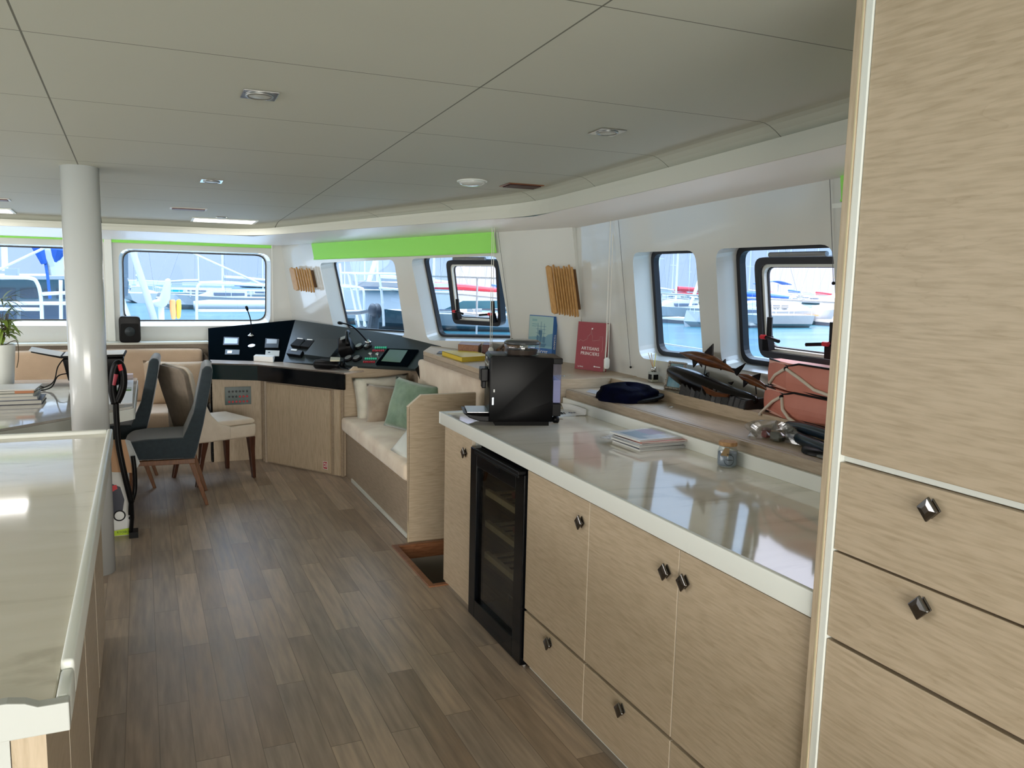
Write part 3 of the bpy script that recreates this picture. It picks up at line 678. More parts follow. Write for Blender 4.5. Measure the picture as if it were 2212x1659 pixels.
m = MB(); m.hexa(*[[(x, y, z) for x, z in [(1.495,.8625),(1.97,.8625),(1.97,.865),(1.495,.865),(1.418,.799),(1.419,.7965)]] for y in (6.32, 6.344)]); m.build('edge_band', M['edgeband'], s2p)
m = MB(); m.box(1.430,1.448,4.604,6.32,.0,.37); m.build('front_panel', M['oakdark'], t)
m = MB(); m.box(1.421,1.4298,4.66,6.10,.004,.030); m.build('toe_strip', M['white'], t)
m = MB(); m.box(1.955,1.97,5.87,6.318,.0,.86); m.build('back_panel', M['oakdark'], t)
soft_box('seat_cushion', 1.392, 1.95, 4.607, 6.315, .365, .475, M['suede'], t, .035, .02, .006)
soft_box('back_cushion', 1.865, 1.968, 4.607, 5.86, .478, .965, M['suede'], t, .032, .006, .0)
def cush(nm, lb, c, w, h, th, rz, tilt, m, seed, roll=0):
    o = pillow(Matrix.Translation(Vector(c)) @ Matrix.Rotation(rz,4,'Z') @ Matrix.Rotation(tilt,4,'X') @ Matrix.Rotation(roll,4,'Y'), w, h, th, seed=seed).build(nm, m, smooth=True)
    b = bmesh.new(); b.from_mesh(o.data); bmesh.ops.remove_doubles(b, verts=b.verts, dist=.0008); bmesh.ops.recalc_face_normals(b, faces=b.faces); b.to_mesh(o.data); b.free()
    for p in o.data.polygons: p.use_smooth = True
    return tag(o, lb, 'cushion')
cush('throw_cushion', 'cream square cushion at the back, leaning on the far oak side panel', (1.70,6.20,.615), .45,.38,.15, radians(-3), radians(-14), M['cream'], 1, radians(-4))
cush('throw_cushion', 'taupe velvet cushion in front of the cream one on the sofa', (1.70,6.03,.590), .37,.32,.16, radians(6), radians(-16), M['taupe'], 2, radians(7))
cush('throw_cushion', 'sage green velvet cushion leaning on the sofa backrest', (1.725,5.55,.660), .42,.37,.15, radians(-58), radians(-15), M['sage'], 3, radians(6))
cush('throw_cushion', 'pale blue-white cushion peeking out beside the near oak side panel', (1.55,4.76,.575), .33,.32,.11, radians(-58), radians(-38), M['palepillow'], 4, radians(20))

# ---------------------------------------------------------------- helm station
DZ = .835
t = thing('helm_station', 'wrap-around helm console with black instrument panel over oak doors', 'helm console', (1.1, 6.9, 0))
m = MB(); m.box(.50,.905,7.13,7.15,0,.70); m.build('front_panel', M['oak_z'], t)
m = MB(); m.box(.495,.51,7.13,7.92,0,.84); m.build('end_panel', M['blackgloss'], t)
ha, hb = Vector((.895,7.005)), Vector((1.392,6.285)); hd = (hb-ha).normalized(); hn = Vector((-hd.y, hd.x)); hn = -hn if hn.x > 0 else hn
def hp3(s, o, z): p = ha+hd*s+hn*o; return (p.x, p.y, z)
def hbox(mb, s0, s1, o0, o1, z0, z1): return mb.hexa([hp3(s0,o0,z0),hp3(s1,o0,z0),hp3(s1,o1,z0),hp3(s0,o1,z0)], [hp3(s0,o0,z1),hp3(s1,o0,z1),hp3(s1,o1,z1),hp3(s0,o1,z1)])
HL = (hb-ha).length
m = MB(); hbox(m, -.02, HL, -.03, -.012, 0, .70); m.box(.905,.925,6.985,7.15,0,.70); m.build('cabinet_front', M['oakdark'], t)
for s0, s1, nm in ((.055, .30, 'door'), (.303, .765, 'door')):
    pass
m = MB(); hbox(m, .050, .315, -.010, .006, .015, .678); m.build('door', M['oak_z'], t, bev=.001)
m = MB(); hbox(m, .318, .575+.18, -.010, .006, .015, .678); d2 = m.build('door', M['oak_z'], t, bev=.001)
m = MB(); hbox(m, .80, .86, -.008, .008, .01, .69); m.build('corner_post', M['oak_z'], t, bev=.001)
m = MB(); hbox(m, .685, .725, .0062, .0072, .045, .10); sk = m.build('warning_sticker', mat('sticker_red', (.42,.02,.03), .5), d2)
m = MB()
hbox(m, .681,.685,.0062,.0074,.041,.104); hbox(m, .725,.729,.0062,.0074,.041,.104); hbox(m, .681,.729,.0062,.0074,.041,.045); hbox(m, .681,.729,.0062,.0074,.10,.104)
for zz in (.078,.056): hbox(m, .692,.702,.0072,.0078,zz,zz+.014)
hbox(m, .709,.718,.0072,.0078,.056,.092); m.build('sticker_border', M['paper'], sk)
# switch plate
m = MB(); m.box(.607,.815,7.118,7.13,.478,.628); sp_ = m.build('switch_plate', mat('dark_green_plate', (.012,.05,.045), .25), t, bev=.001)
for r in range(3):
    for c in range(6):
        col = M['red'] if (r == 2 or (r == 1 and c > 2)) else M['greypanel']
        m = MB(T((.64+c*.0285, 7.117, .59-r*.043))); m.lathe([(.0085,.0),(.009,-.003),(.0055,-.004),(.005,-.002)], n=12, axis='y'); m.build('push_button', col, sp_)
# desk: fascia band and top
dp = [(.497,7.36),(.497,7.075),(.835,7.045-.13),(1.392,6.10),(1.72,6.10)]
dfront = [(.497,7.085),(.845,6.915),(1.392,6.195)]
dback = [(.497,7.37),(1.06,7.06),(1.72,6.14)]
m = MB(); m.prism([dfront[0], dfront[1], dfront[2], (1.62,6.36-.01), dback[1], dback[0]], DZ-.012, DZ); m.build('desk_top', mat('pale_pink_oak_desk', (.52,.44,.38), .25), t)
for i in range(2):
    a, b = dfront[i], dfront[i+1]
    m = MB(); m.hexa([(a[0],a[1],.702),(b[0],b[1],.702),(b[0]+.015,b[1]+.02,.702),(a[0]+.008,a[1]+.02,.702)], [(a[0],a[1],DZ-.001),(b[0],b[1],DZ-.001),(b[0]+.015,b[1]+.02,DZ-.001),(a[0]+.008,a[1]+.02,DZ-.001)])
    m.build('fascia', mat('dark_teal_gloss', (.004,.014,.016), .12, coat=.3) if i == 0 else M['blackgloss'], t)
# sloping instrument panels
P1 = [Vector(p) for p in ((.505,7.36,DZ), (.545,7.925,1.062), (1.31,7.78,1.045), (1.07,7.05,DZ))]
nP1 = (P1[1]-P1[0]).cross(P1[3]-P1[0]).normalized(); nP1 = nP1 if nP1.z > 0 else -nP1
P1[2] = P1[2]-nP1*((P1[2]-P1[0]).dot(nP1))
P2 = [Vector(P1[3]), Vector(P1[2]), None, None]
def plane_pt(px, py, p, n, o=0): return on_plane(px, py, n, n.dot(p)+o)
P2c = Vector((1.70,5.98,.875))
nP2 = (P2[1]-P2[0]).cross(P2c-P2[0]).normalized(); nP2 = nP2 if nP2.z > 0 else -nP2
tr = plane_pt(963,739,P2c,nP2)
m = MB(); m.hexa([p for p in P1], [p-nP1*.02 for p in P1]); pn1 = m.build('instrument_panel', M['panelblack'], t)
P2q = [P2[0], P2[1], tr, plane_pt(897,797,P2c,nP2)]
m = MB(); m.hexa(P2q, [p-nP2*.02 for p in P2q]); pn2 = m.build('instrument_panel', mat('charcoal_panel', (.018,.026,.028), .42, spec=.3), t)
m = MB(); e1, e2, e3 = tr, P2q[3], Vector(tr)+Vector((0.0,-.02,-.07)); 
m.hexa([e1, e2, (e2[0]+.05,e2[1]-.02,e2[2]-.12), (e3[0],e3[1],e3[2])], [Vector(q)+Vector((.03,.02,0)) for q in (e1, e2, (e2[0]+.05,e2[1]-.02,e2[2]-.12), (e3[0],e3[1],e3[2]))]); m.build('end_cheek', M['black'], t)
def plate(name, pts, p, n, h, m, parent, bev=0, base=0.0005):
    q = [plane_pt(x, y, p, n) for x, y in pts]; mb = MB(); mb.hexa([v+n*base for v in q], [v+n*(base+h) for v in q]); return mb.build(name, m, parent, bev=bev)
A1, A2 = P1[0], P2c
scr = plate('display', [(482,748),(516,748),(517,731),(484,730)], A1, nP1, .012, M['black'], pn1, .002)
plate('screen', [(485,745),(513,745),(514,734),(486,733)], A1, nP1, .013, mat('lit_blue_screen', (.1,.15,.4), .3, emit=(.30,.38,.85), es=.6), scr)
o = plate('gauge', [(572,754),(602,754),(604,735),(574,733)], A1, nP1, .012, M['black'], pn1, .002)
plate('screen', [(576,745),(598,745),(599,736),(577,735)], A1, nP1, .013, mat('grey_lcd', (.22,.23,.23), .3), o)
o = plate('socket_plate', [(486,767),(517,767),(518,757),(487,756)], A1, nP1, .006, M['greypanel'], pn1, .001)
plate('socket', [(491,765),(501,765),(502,759),(492,759)], A1, nP1, .008, M['alu'], o)
o = plate('dial_card', [(573,770),(603,770),(604,758),(574,757)], A1, nP1, .003, mat('pale_grey_card', (.45,.47,.46), .5), pn1)
plate('mark', [(579,763),(584,763),(584,761),(579,761)], A1, nP1, .0036, M['black'], o)
c = plane_pt(544, 748, A1, nP1); u = (P1[3]-P1[0]).normalized(); v = nP1.cross(u)
m = MB(frame(c, u, v, nP1)); m.lathe([(.031,.001),(.031,.007),(.026,.009)], n=28); m.build('oval_badge', M['steel'], pn1)
# panel 2: folded plotter, twin black covers, dials, throttle, buttons, grey screen
FR2 = None
o = plate('folded_plotter_lid', [(661,773),(716,780),(746,742),(687,739)], A2, nP2, .035, M['greypanel'], pn2, .003)
for a in (0, 21):
    o = plate('switch_cover', [(630+a,751+a*.1),(650+a,754+a*.1),(662+a,739+a*.12),(645+a,737+a*.12)], A2, nP2, .03, M['blackmatt'], pn2, .003)
    plate('label_strip', [(645+a,738+a*.12),(657+a,739+a*.12),(657+a,737+a*.12),(646+a,736+a*.12)], A2, nP2, .031, M['paper'], o)
def dial(px, py, r, m1, ring_m=None, h=.02):
    c = plane_pt(px, py, A2, nP2); u = (P2[1]-P2[0]).normalized(); mb = MB(frame(c, u, nP2.cross(u), nP2))
    mb.lathe([(r*1.15,.0005),(r*1.15,h*.6),(r,h)], n=20); o = mb.build('gauge', ring_m or M['black'], pn2)
    mb = MB(frame(c, u, nP2.cross(u), nP2)); mb.lathe([(r*.8,h+.0002),(r*.8,h+.002)], n=20); mb.build('gauge_face', m1, o); return o
for a in ((777,750,.035),(795,750,.03),(754,776,.035),(772,776,.035)): dial(*a, M['alu'])
for a in ((801,767,.014),(816,768,.014)): dial(*a, M['steel'], M['steel'], .02)
gm, rm = mat('green_led', (.02,.30,.16), .4, emit=(.05,.6,.35), es=.25), mat('red_led', (.25,.01,.02), .4, emit=(.6,.02,.04), es=.12)
for (x0, y0, mm) in ((810,751.5,gm),(805,758,rm),(788.5,775.5,gm),(785,782.5,rm)):
    for k in range(6): plate('push_button', [(x0+k*4.4,y0+1.3),(x0+k*4.4+2.6,y0+1.4),(x0+k*4.4+3.6,y0-1.2),(x0+k*4.4+1,y0-1.3)], A2, nP2, .008, mm, pn2)
o = plate('black_glass_cover', [(812,789),(880,793),(905,758),(838,755)], A2, nP2, .012, M['panelblack'], pn2, .002)
plate('grey_screen', [(825,783),(866,786),(882,760),(843,758)], A2, nP2, .014, mat('grey_green_screen', (.10,.17,.14), .15), o)

# things on the helm
def gooseneck(lb, pts, r0=.005):
    t = thing('gooseneck_light', lb, 'lamp', pts[0]); n = len(pts)
    m = MB(T(pts[0])); m.lathe([(.028,0),(.028,.012),(.012,.02),(.006,.03)], n=20); m.build('base', M['chrome'], t, smooth=True)
    cu = []
    for i in range(n-1):
        for k in range(6):
            a = k/6; p0, p1, p2, p3 = [Vector(pts[max(0,min(n-1,i+j))]) for j in (-1,0,1,2)]
            cu.append(.5*((2*p1)+(p2-p0)*a+(2*p0-5*p1+4*p2-p3)*a*a+(3*p1-p0-3*p2+p3)*a**3))
    cu.append(Vector(pts[-1])); m = MB(); m.tube(cu, r0, 8); m.build('flexible_neck', M['black'], t, smooth=True)
    d = (cu[-1]-cu[-4]).normalized(); m = MB(); m.tube([cu[-1]-d*.01, cu[-1]+d*.015, cu[-1]+d*.03], [.010,.013,.009], 10); m.build('lamp_head', M['black'], t, smooth=True); return t
b0 = plane_pt(542,727,A1,nP1,.001); 
g = gooseneck('slim gooseneck reading light standing in front of the bow window', [tuple(b0), tuple(ony(543,712,b0.y-.02)), tuple(ony(541,690,b0.y-.04)), tuple(ony(534,668,b0.y-.06))])
b1 = plane_pt(795,741,A2,nP2,.03)
g = gooseneck('long gooseneck chart light arching left over the instrument panel', [tuple(b1), tuple(ony(785,728,b1.y-.02)), tuple(ony(765,708,b1.y-.06)), tuple(ony(748,700,b1.y-.09)), tuple(ony(737,698,b1.y-.11))], .006)
def blockthing(name, lb, cat, pts, z, h, m, bev=.003, parts=()):
    q = [onz(x, y, z) for x, y in pts]; mb = MB(); mb.hexa(q, [v+Vector((0,0,h)) for v in q]); o = mb.build(name, m, bev=bev); return tag(o, lb, cat)
tag(blockthing('small_carton', 'small white medicine carton lying on the helm desk', 'box', [(548,780),(590,783),(594,779),(553,776)], DZ+.001, .045, M['paper']), None)
# vhf radio handset on panel
q = thing('vhf_radio', 'black VHF radio with small lit display lying on the helm panel', 'radio', plane_pt(640,766,A2,nP2,.003))
o = plate('body', [(622,770),(652,774),(658,764),(627,759)], A2, nP2, .03, M['black'], None, .004, .002); o.parent = q; o.matrix_parent_inverse = wmat(q).inverted()
o2 = plate('display', [(632,764),(644,765.5),(646,762),(633,760.5)], A2, nP2, .034, mat('pale_lcd', (.5,.52,.52), .4), None, 0, .002); o2.parent = q; o2.matrix_parent_inverse = wmat(q).inverted()
# steering joystick / phone cradle lump and tangled handset
q = thing('handset_cradle', 'bulky black phone handset cradle with a grey keypad on the helm', 'telephone', plane_pt(752,765,A2,nP2,.002))
c = plane_pt(752,763,A2,nP2); u = (P2[1]-P2[0]).normalized(); w_ = nP2.cross(u)
mb = MB(frame(c+nP2*.002, u, w_, nP2)); mb.loft([[(-.05,-.06,0),(.08,-.06,0),(.08,.06,0),(-.05,.06,0)],[(-.045,-.055,.07),(.075,-.055,.09),(.075,.055,.09),(-.045,.055,.07)],[(-.02,-.04,.10),(.06,-.04,.13),(.06,.04,.13),(-.02,.04,.10)]]); o = mb.build('body', M['black'], q, bev=.012, seg=3)
mb = MB(frame(c+nP2*.10, u, w_, nP2)); mb.tube([(-.07,-.05,.005),(-.02,-.052,.03),(.06,-.05,.045),(.10,-.045,.03)], [.02,.014,.014,.022], 10); mb.build('handset', M['black'], q, smooth=True)
mb = MB(frame(c+nP2*.118, u, w_, nP2)); mb.box(0,.045,-.03,.01,.012,.016); mb.build('keypad', M['alu'], q)
z = DZ+.001; c = onz(708,798,z)
q = thing('binoculars', 'black binoculars with straps lying flat at the edge of the helm desk', 'binoculars', c)
mb = MB(T(c, radians(-38))); mb.lathe([(.030,-.11),(.036,-.10),(.036,.02),(.022,.06),(.026,.10)], (0,0,.038), 16, 'x'); mb.build('barrel', M['black'], q, smooth=True)
mb = MB(T(c, radians(-38))); mb.lathe([(.030,-.11),(.036,-.10),(.036,.02),(.022,.06),(.026,.10)], (0,.075,.038), 16, 'x'); mb.build('barrel', M['black'], q, smooth=True)
mb = MB(T(c, radians(-38))); mb.box(-.03,.03,.01,.065,.028,.05); mb.tube([(.06,0,.06),(.12,-.02,.02),(.16,.03,.008),(.11,.09,.008),(.02,.12,.006)], .004, 6); mb.build('strap', M['black'], q)
tag(blockthing('small_notebook', 'small yellow-edged notepad on top of the black gear at the helm', 'notepad', [(713,781),(734,781),(735,775),(714,774)], DZ+.08, .012, mat('yellowish_cover', (.50,.47,.35), .6)), None)
# ---------------------------------------------------------------- port settee
t = thing('settee', 'long tan upholstered settee under the bow windows', 'sofa', (-1.2, 7.6, 0))
m = MB(); m.box(-3.4,.49,7.16,7.86,0,.29); m.build('base', M['oakdark'], t)
m = MB(); m.box(-3.4,.40,7.145,7.16,.0,.045); m.build('toe_strip', M['white'], t)
soft_box('seat_cushion', -.95, .488, 7.14, 7.84, .292, .43, M['bench'], t, .03, .012)
soft_box('seat_cushion', -3.38, -.955, 7.14, 7.84, .292, .43, M['bench'], t, .03, .012)
soft_box('backrest', -.99, .485, 7.80, 7.92, .432, .885, M['bench'], t, .035, .006)
soft_box('backrest', -3.38, -.995, 7.80, 7.92, .432, .885, M['bench'], t, .035, .006)
cush('throw_cushion', 'tan cushion standing on the settee behind the cream chair', (.25,7.64,.605), .52,.40,.16, radians(2), radians(-16), M['cushtan'], 6, radians(2))
# ---------------------------------------------------------------- table
t = thing('saloon_table', 'large glossy pale saloon table with a thick white edge', 'table', (-1.0, 6.1, 0))
tp = [(-.062,5.51),(-.045,6.93),(-2.3,7.08),(-2.3,4.1),(-1.2,4.42)]
m = MB(); m.prism(rounded(tp, .03, 3), .735, .75); m.build('table_top', M['tabletop'], t, bev=.002)
m = MB(); m.prism(rounded([(x+(.004 if x>-1 else -.004), y) for x, y in tp], .03, 3), .665, .7345); m.build('edge_skirt', M['white'], t, bev=.003)
for x, y in ((-.7,6.2),(-1.7,5.9)):
    m = MB(); m.lathe([(.16,0),(.16,.012),(.05,.03),(.045,.66)], (x,y,0), 28); m.build('leg', M['steel'], t, smooth=True)
# ---------------------------------------------------------------- chairs
def teal_chair(lb, loc, rz):
    t = thing('dining_chair', lb, 'chair', (0,0,0), 0, 'slate upholstered dining chairs')
    W2 = .225
    def prof(name, P, w0, w1, m, bev=.022):
        mb = MB(); mb.hexa([(x, -w(z, w0, w1), z) for x, z in P for w in (lambda z,a,b: a,)], [(x, w0, z) for x, z in P]); return mb.build(name, m, t, bev=bev, seg=4, smooth=True)
    prof('seat', [(-.20,.33),(.225,.335),(.245,.39),(.235,.43),(.20,.462),(.10,.475),(-.08,.478),(-.20,.478)], W2, W2, M['tealchair'])
    P = [(-.20,.33),(-.13,.33),(-.13,.475),(-.155,.53),(-.20,.64),(-.262,.93),(-.285,.955),(-.318,.95),(-.330,.93),(-.322,.86),(-.262,.56),(-.222,.40)]
    mb = MB(); mb.hexa([(x, -W2+.03*max(0,(z-.5))*1.2, z) for x, z in P], [(x, W2-.03*max(0,(z-.5))*1.2, z) for x, z in P]); mb.build('backrest', M['tealchair'], t, bev=.018, seg=4, smooth=True)
    m = MB(); m.box(-.205,.215,-W2+.012,-W2+.042,.295,.328); m.box(-.205,.215,W2-.042,W2-.012,.295,.328); m.box(-.205,-.17,-W2+.03,W2-.03,.295,.328); m.box(.18,.215,-W2+.03,W2-.03,.295,.328); m.build('seat_frame', M['chairwood'], t, bev=.003)
    def leg(x0, y0, x1, y1):
        mb = MB(); a = .019; b = .011
        mb.loft([[(x0-a,y0-a,.297),(x0+a,y0-a,.297),(x0+a,y0+a,.297),(x0-a,y0+a,.297)],[(x1-b,y1-b,0),(x1+b,y1-b,0),(x1+b,y1+b,0),(x1-b,y1+b,0)]]); mb.build('leg', M['chairwood'], t, bev=.003)
    for s in (-1, 1): leg(-.185, s*.20, -.272, s*.20); leg(.195, s*.20, .225, s*.20)
    t.location = loc; t.rotation_euler = (0,0,rz); return t
# local +x is the way the chair faces
teal_chair('slate teal dining chair with brown legs, nearest chair, side on', (.104, 6.035, 0), pi-radians(3))
teal_chair('dark slate dining chair pushed in behind the nearest one at the table', (-.215, 6.62, 0), pi-radians(3))
t = thing('dining_chair', 'cream leather chair with dark legs turned towards the helm', 'chair', (0,0,0))
mb = MB(); P = [(-.20,.325),(.225,.325),(.235,.36),(.235,.425),(-.20,.425)]
mb.hexa([(x,-.225,z) for x, z in P], [(x,.225,z) for x, z in P]); mb.build('seat_skirt', M['creamchair'], t, bev=.018, seg=4)
mb = MB(); P = [(-.17,.426),(.215,.426),(.235,.445),(.215,.468),(-.17,.475)]
mb.hexa([(x,-.215,z) for x, z in P], [(x,.215,z) for x, z in P]); mb.build('seat_cushion', M['creamchair'], t, bev=.014, seg=4)
for s in (-1, 1):   # sloping side wings
    P = [(-.245,.33),(.02,.33),(.02,.43),(-.06,.455),(-.13,.53),(-.18,.64),(-.25,.62)]
    mb = MB(); mb.hexa([(x,s*.190,z) for x, z in P], [(x,s*.232,z) for x, z in P]); mb.build('side_wing', M['creamchair'], t, bev=.012, seg=3)
def backring(x, z, w, th): return [(x,-w,z),(x+th,-w*.97,z),(x+th,w*.97,z),(x,w,z)]
rings = [backring(-.245,.40,.15,.05), backring(-.262,.50,.175,.05), backring(-.30,.68,.215,.045), backring(-.335,.84,.232,.035), backring(-.345,.875,.20,.03), backring(-.347,.885,.16,.025)]
mb = MB(); mb.loft([[ (p[0],p[1],p[2]) for p in r] for r in rings]); o = mb.build('backrest', M['taupechair'], t, bev=.008, seg=3)
mb = MB(); mb.loft([[(p[0]+.042,p[1]*.98,p[2]+.006) for p in r] for r in rings]); o = mb.build('back_padding', M['creamchair'], t, bev=.010, seg=3)
def cleg(x0, y0, x1, y1, a=.026, b=.013):
    mb = MB(); k = .5
    mb.loft([[(x0-a,y0-a,.326),(x0+a,y0-a,.326),(x0+a,y0+a,.326),(x0-a,y0+a,.326)],[(x0*.7+x1*.3-a*.75,y0-a*.75,.22),(x0*.7+x1*.3+a*.75,y0-a*.75,.22),(x0*.7+x1*.3+a*.75,y0+a*.75,.22),(x0*.7+x1*.3-a*.75,y0+a*.75,.22)],[(x1-b,y1-b,0),(x1+b,y1-b,0),(x1+b,y1+b,0),(x1-b,y1+b,0)]]); mb.build('leg', M['darkleg'], t, bev=.003)
for s in (-1, 1): cleg(.20, s*.195, .215, s*.205); cleg(-.17, s*.18, -.235, s*.19)
t.location = (.475, 6.60, 0); t.rotation_euler = (0,0,radians(23))
# ---------------------------------------------------------------- island
t = thing('kitchen_island', 'kitchen island with cream quartz top and raised white rim at the left edge', 'kitchen island', (-.7, 2.6, 0))
m = MB(); m.box(-1.35,-.150,1.455,3.82,.845,.897); m.build('worktop', M['quartz'], t, bev=.003)
m = MB(); m.box(-.150,-.128,1.56,3.84,.845,.914); m.box(-.150,-.128,1.455,1.56,.845,.8995); m.box(-1.35,-.150,3.82,3.84,.845,.914); m.build('rim', M['white'], t, bev=.007, seg=3)
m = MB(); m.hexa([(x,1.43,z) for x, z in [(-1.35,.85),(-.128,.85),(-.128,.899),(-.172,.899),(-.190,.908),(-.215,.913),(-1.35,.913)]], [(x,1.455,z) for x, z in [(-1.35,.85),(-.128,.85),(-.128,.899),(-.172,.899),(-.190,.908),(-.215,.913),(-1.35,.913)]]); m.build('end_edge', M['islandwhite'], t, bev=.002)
m = MB(); m.box(-1.35,-.205,1.47,3.80,.0,.844); cb = m.build('cabinet_body', M['oak_y'], t)
for y0, y1 in ((1.475,2.05),(2.055,2.63),(2.635,3.21),(3.215,3.79)):
    m = MB(); m.box(-.204,-.186,y0+.002,y1-.002,.06,.835); d = m.build('door', M['oak_y'], t, bev=.001)
    m = MB(); m.box(-.2035,-.1855,y0+.0005,y0+.0018,.06,.835); m.build('edge_band', M['edgeband'], d)
m = MB(); m.box(-.215,-.165,1.452,1.4695,.0,.842); m.build('end_stile', M['oak_z'], t)
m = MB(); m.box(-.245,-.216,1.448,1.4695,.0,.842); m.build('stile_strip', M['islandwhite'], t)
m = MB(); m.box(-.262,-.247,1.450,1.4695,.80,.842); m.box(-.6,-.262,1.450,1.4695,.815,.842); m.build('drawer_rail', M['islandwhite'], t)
m = MB(); m.box(-.6,-.268,1.450,1.4695,.60,.812); m.build('drawer', M['edge'], t, bev=.002)
m = MB(); m.box(-.55,-.295,1.4485,1.4505,.62,.785); m.build('drawer_inset', M['white'], t.children[-1])
# ---------------------------------------------------------------- coffee machine
t = thing('coffee_machine', 'black bean-to-cup coffee machine with side water tank on the worktop', 'coffee machine', (1.462, 3.490, .9), radians(-17))
K = wmat(t); k = lambda: MB(K.copy())
m = k(); prof = [(.0,.012),(.30,.012),(.30,.05),(.335,.05),(.335,.118),(.298,.118),(.298,.300),(.335,.300),(.335,.318),(.02,.330),(0,.318)]
m.hexa([(x,0,z) for x, z in [(.0,.02),(.30,.02),(.30,.118),(.297,.118),(.297,.298),(.297,.322),(.012,.330),(0,.318)]], [(x,.25,z) for x, z in [(.0,.02),(.30,.02),(.30,.118),(.297,.118),(.297,.298),(.297,.322),(.012,.330),(0,.318)]]); m.build('body', M['machineblack'], t, bev=.006, seg=3)
m = k(); m.box(.03,.285,.012,.24,0,.02); m.build('foot', M['blackmatt'], t)
m = k(); m.box(.297,.340,.01,.24,.045,.105); m.box(.297,.342,.004,.246,.293,.320); m.build('tank_holder', M['black'], t, bev=.003)
m = k(); m.box(.300,.340,.018,.232,.106,.292); tk = m.build('water_tank', glass('lilac_tinted_tank_plastic', (.80,.80,.93), .08), t, bev=.004)
m = k(); m.box(.303,.337,.022,.228,.108,.215); m.build('water', mat('violet_grey_water', (.45,.47,.62), .15), tk)
m = k(); m.sweep([(-.120,.058),(-.09,.035),(-.04,.018),(.02,.016),(.02,.045),(-.03,.045),(-.08,.050)], .02, 1, .23); m.build('drip_tray', M['black'], t, bev=.004)
m = k(); m.box(-.10,.0,.03,.22,.0585,.061); m.build('tray_grid', M['alu'], t)
m = k(); m.box(-.035,.0,.07,.18,.20,.262); m.box(-.028,-.008,.095,.115,.165,.20); m.box(-.028,-.008,.135,.155,.165,.20); m.build('spout', M['black'], t, bev=.004)
m = k(); m.box(-.004,.0,.03,.22,.266,.300); cp = m.build('control_panel', M['blackgloss'], t)
for i in range(4):
    m = k(); m.lathe([(.009,-.004),(.007,-.008)], (0,.05+i*.045,.283), 12, 'x'); m.build('button', M['alu'], cp)
text_mb('KRUPS', .014, K @ frame((-.0045,.125,.309),(0,-1,0),(0,0,1),(-1,0,0))).build('lettering', M['paper'], cp)
m = k(); m.box(.012,.020,-.0012,.0,.10,.135); m.build('chrome_strip', M['chrome'], t)
m = k(); m.box(.018,.024,-.0012,0,.16,.173); m.build('marking', M['paper'], t)
m = k(); m.lathe([(.078,.326),(.084,.33),(.086,.375),(.084,.378)], (.165,.125,0), 28); hp_ = m.build('bean_hopper', M['clearjar'], t, smooth=True)
m = k(); m.lathe([(.07,.327),(.075,.350),(.02,.352)], (.165,.125,0), 20); m.build('coffee_beans', mat('coffee_beans', (.05,.03,.02), .6), hp_)
m = k(); m.lathe([(.088,.377),(.088,.386),(.075,.395),(.03,.398)], (.165,.125,0), 28); m.build('hopper_lid', mat('smoky_lid', (.05,.055,.06), .2), hp_, smooth=True)
def sheet(name, lb, cat, pts, z, m, th=.0012):
    q = [onz(x, y, z) for x, y in pts]; mb = MB(); mb.hexa(q, [v+Vector((0,0,th)) for v in q]); return tag(mb.build(name, m), lb, cat)
sheet('leaflet', 'black and white leaflet on the worktop right of the coffee machine', 'leaflet', [(1187,903),(1244,899),(1236,883),(1186,884)], .9005, M['paper'])
q = thing('curled_plan', 'curled paper plan with blue heading leaning on the worktop upstand', 'paper', onz(1243,895,.901))
m = MB(); b0_, b1_, t0_, t1_ = onz(1218,899,.903), onz(1256,897,.903), onx(1212,871,2.040), onx(1266,884,2.040)
c0, c1 = b0_, b1_
def cf(u, v):
    p = b0_.lerp(b1_, u).lerp(t0_.lerp(t1_, u), v); return (p.x+.012*sin(pi*v)*(1 if v < .99 else 0), p.y, p.z-.012*sin(pi*v)+.006*sin(pi*u)*v)
m.grid(cf, 6, 6); o = m.build('sheet', M['paper'], q); so = o.modifiers.new('s','SOLIDIFY'); so.thickness = .0008
a_, b_ = Vector(cf(.5,.45)), Vector(cf(.5,.75)); uu = (Vector(c1)-Vector(c0)).normalized(); vv = (b_-a_).normalized(); nn_ = uu.cross(vv).normalized()
text_mb('Plan Ponton', .015, frame(a_+nn_*.0025, uu, nn_.cross(uu), nn_)).build('heading', mat('blue_grey_ink', (.06,.09,.16), .6), q)
q = onz(1215,893,.902)
m = MB(frame((q.x,q.y,.9035), (.95,-.3,0), (.3,.95,0), (0,0,1))); m.box(-.02,.002,-.03,.03,0,.0006); m.box(.008,.012,-.03,.03,0,.0006); tag(m.build('printed_strip', M['blackmatt']), 'black printed bar on the leaflet by the coffee machine', 'print')
q = thing('plug', 'black mains plug lying on the worktop by the coffee machine', 'plug', onz(1205,905,.902)); c = onz(1205,906,.918)
m = MB(T((c.x,c.y,.9185), radians(-10))); m.lathe([(.010,-.03),(.017,-.02),(.018,0),(.012,.004)], n=16, axis='x'); m.build('body', M['black'], q, smooth=True)
m = MB(T((c.x,c.y,.9185), radians(-10))); m.tube([(.004,.006,0),(.024,.006,0)], .0024, 6); m.tube([(.004,-.006,0),(.024,-.006,0)], .0024, 6); m.build('pins', M['chrome'], q)
m = MB(); m.tube([(c.x-.03,c.y,.918),(c.x-.05,c.y+.03,.906),(c.x-.02,c.y+.10,.906),(c.x+.03,c.y+.13,.92),(c.x-.02,c.y+.17,.93),(c.x-.10,c.y+.12,.95)], .0035, 6); m.build('cable', M['black'], q)
c = onz(1198,891,.902); m = MB(T((c.x,c.y,.902))); m.lathe([(.03,0),(.031,.012),(.02,.018),(.008,.019)], n=22); tag(m.build('lens_cap', M['paper'], smooth=True), 'small round white cap on the leaflet beside the coffee machine', 'cap')

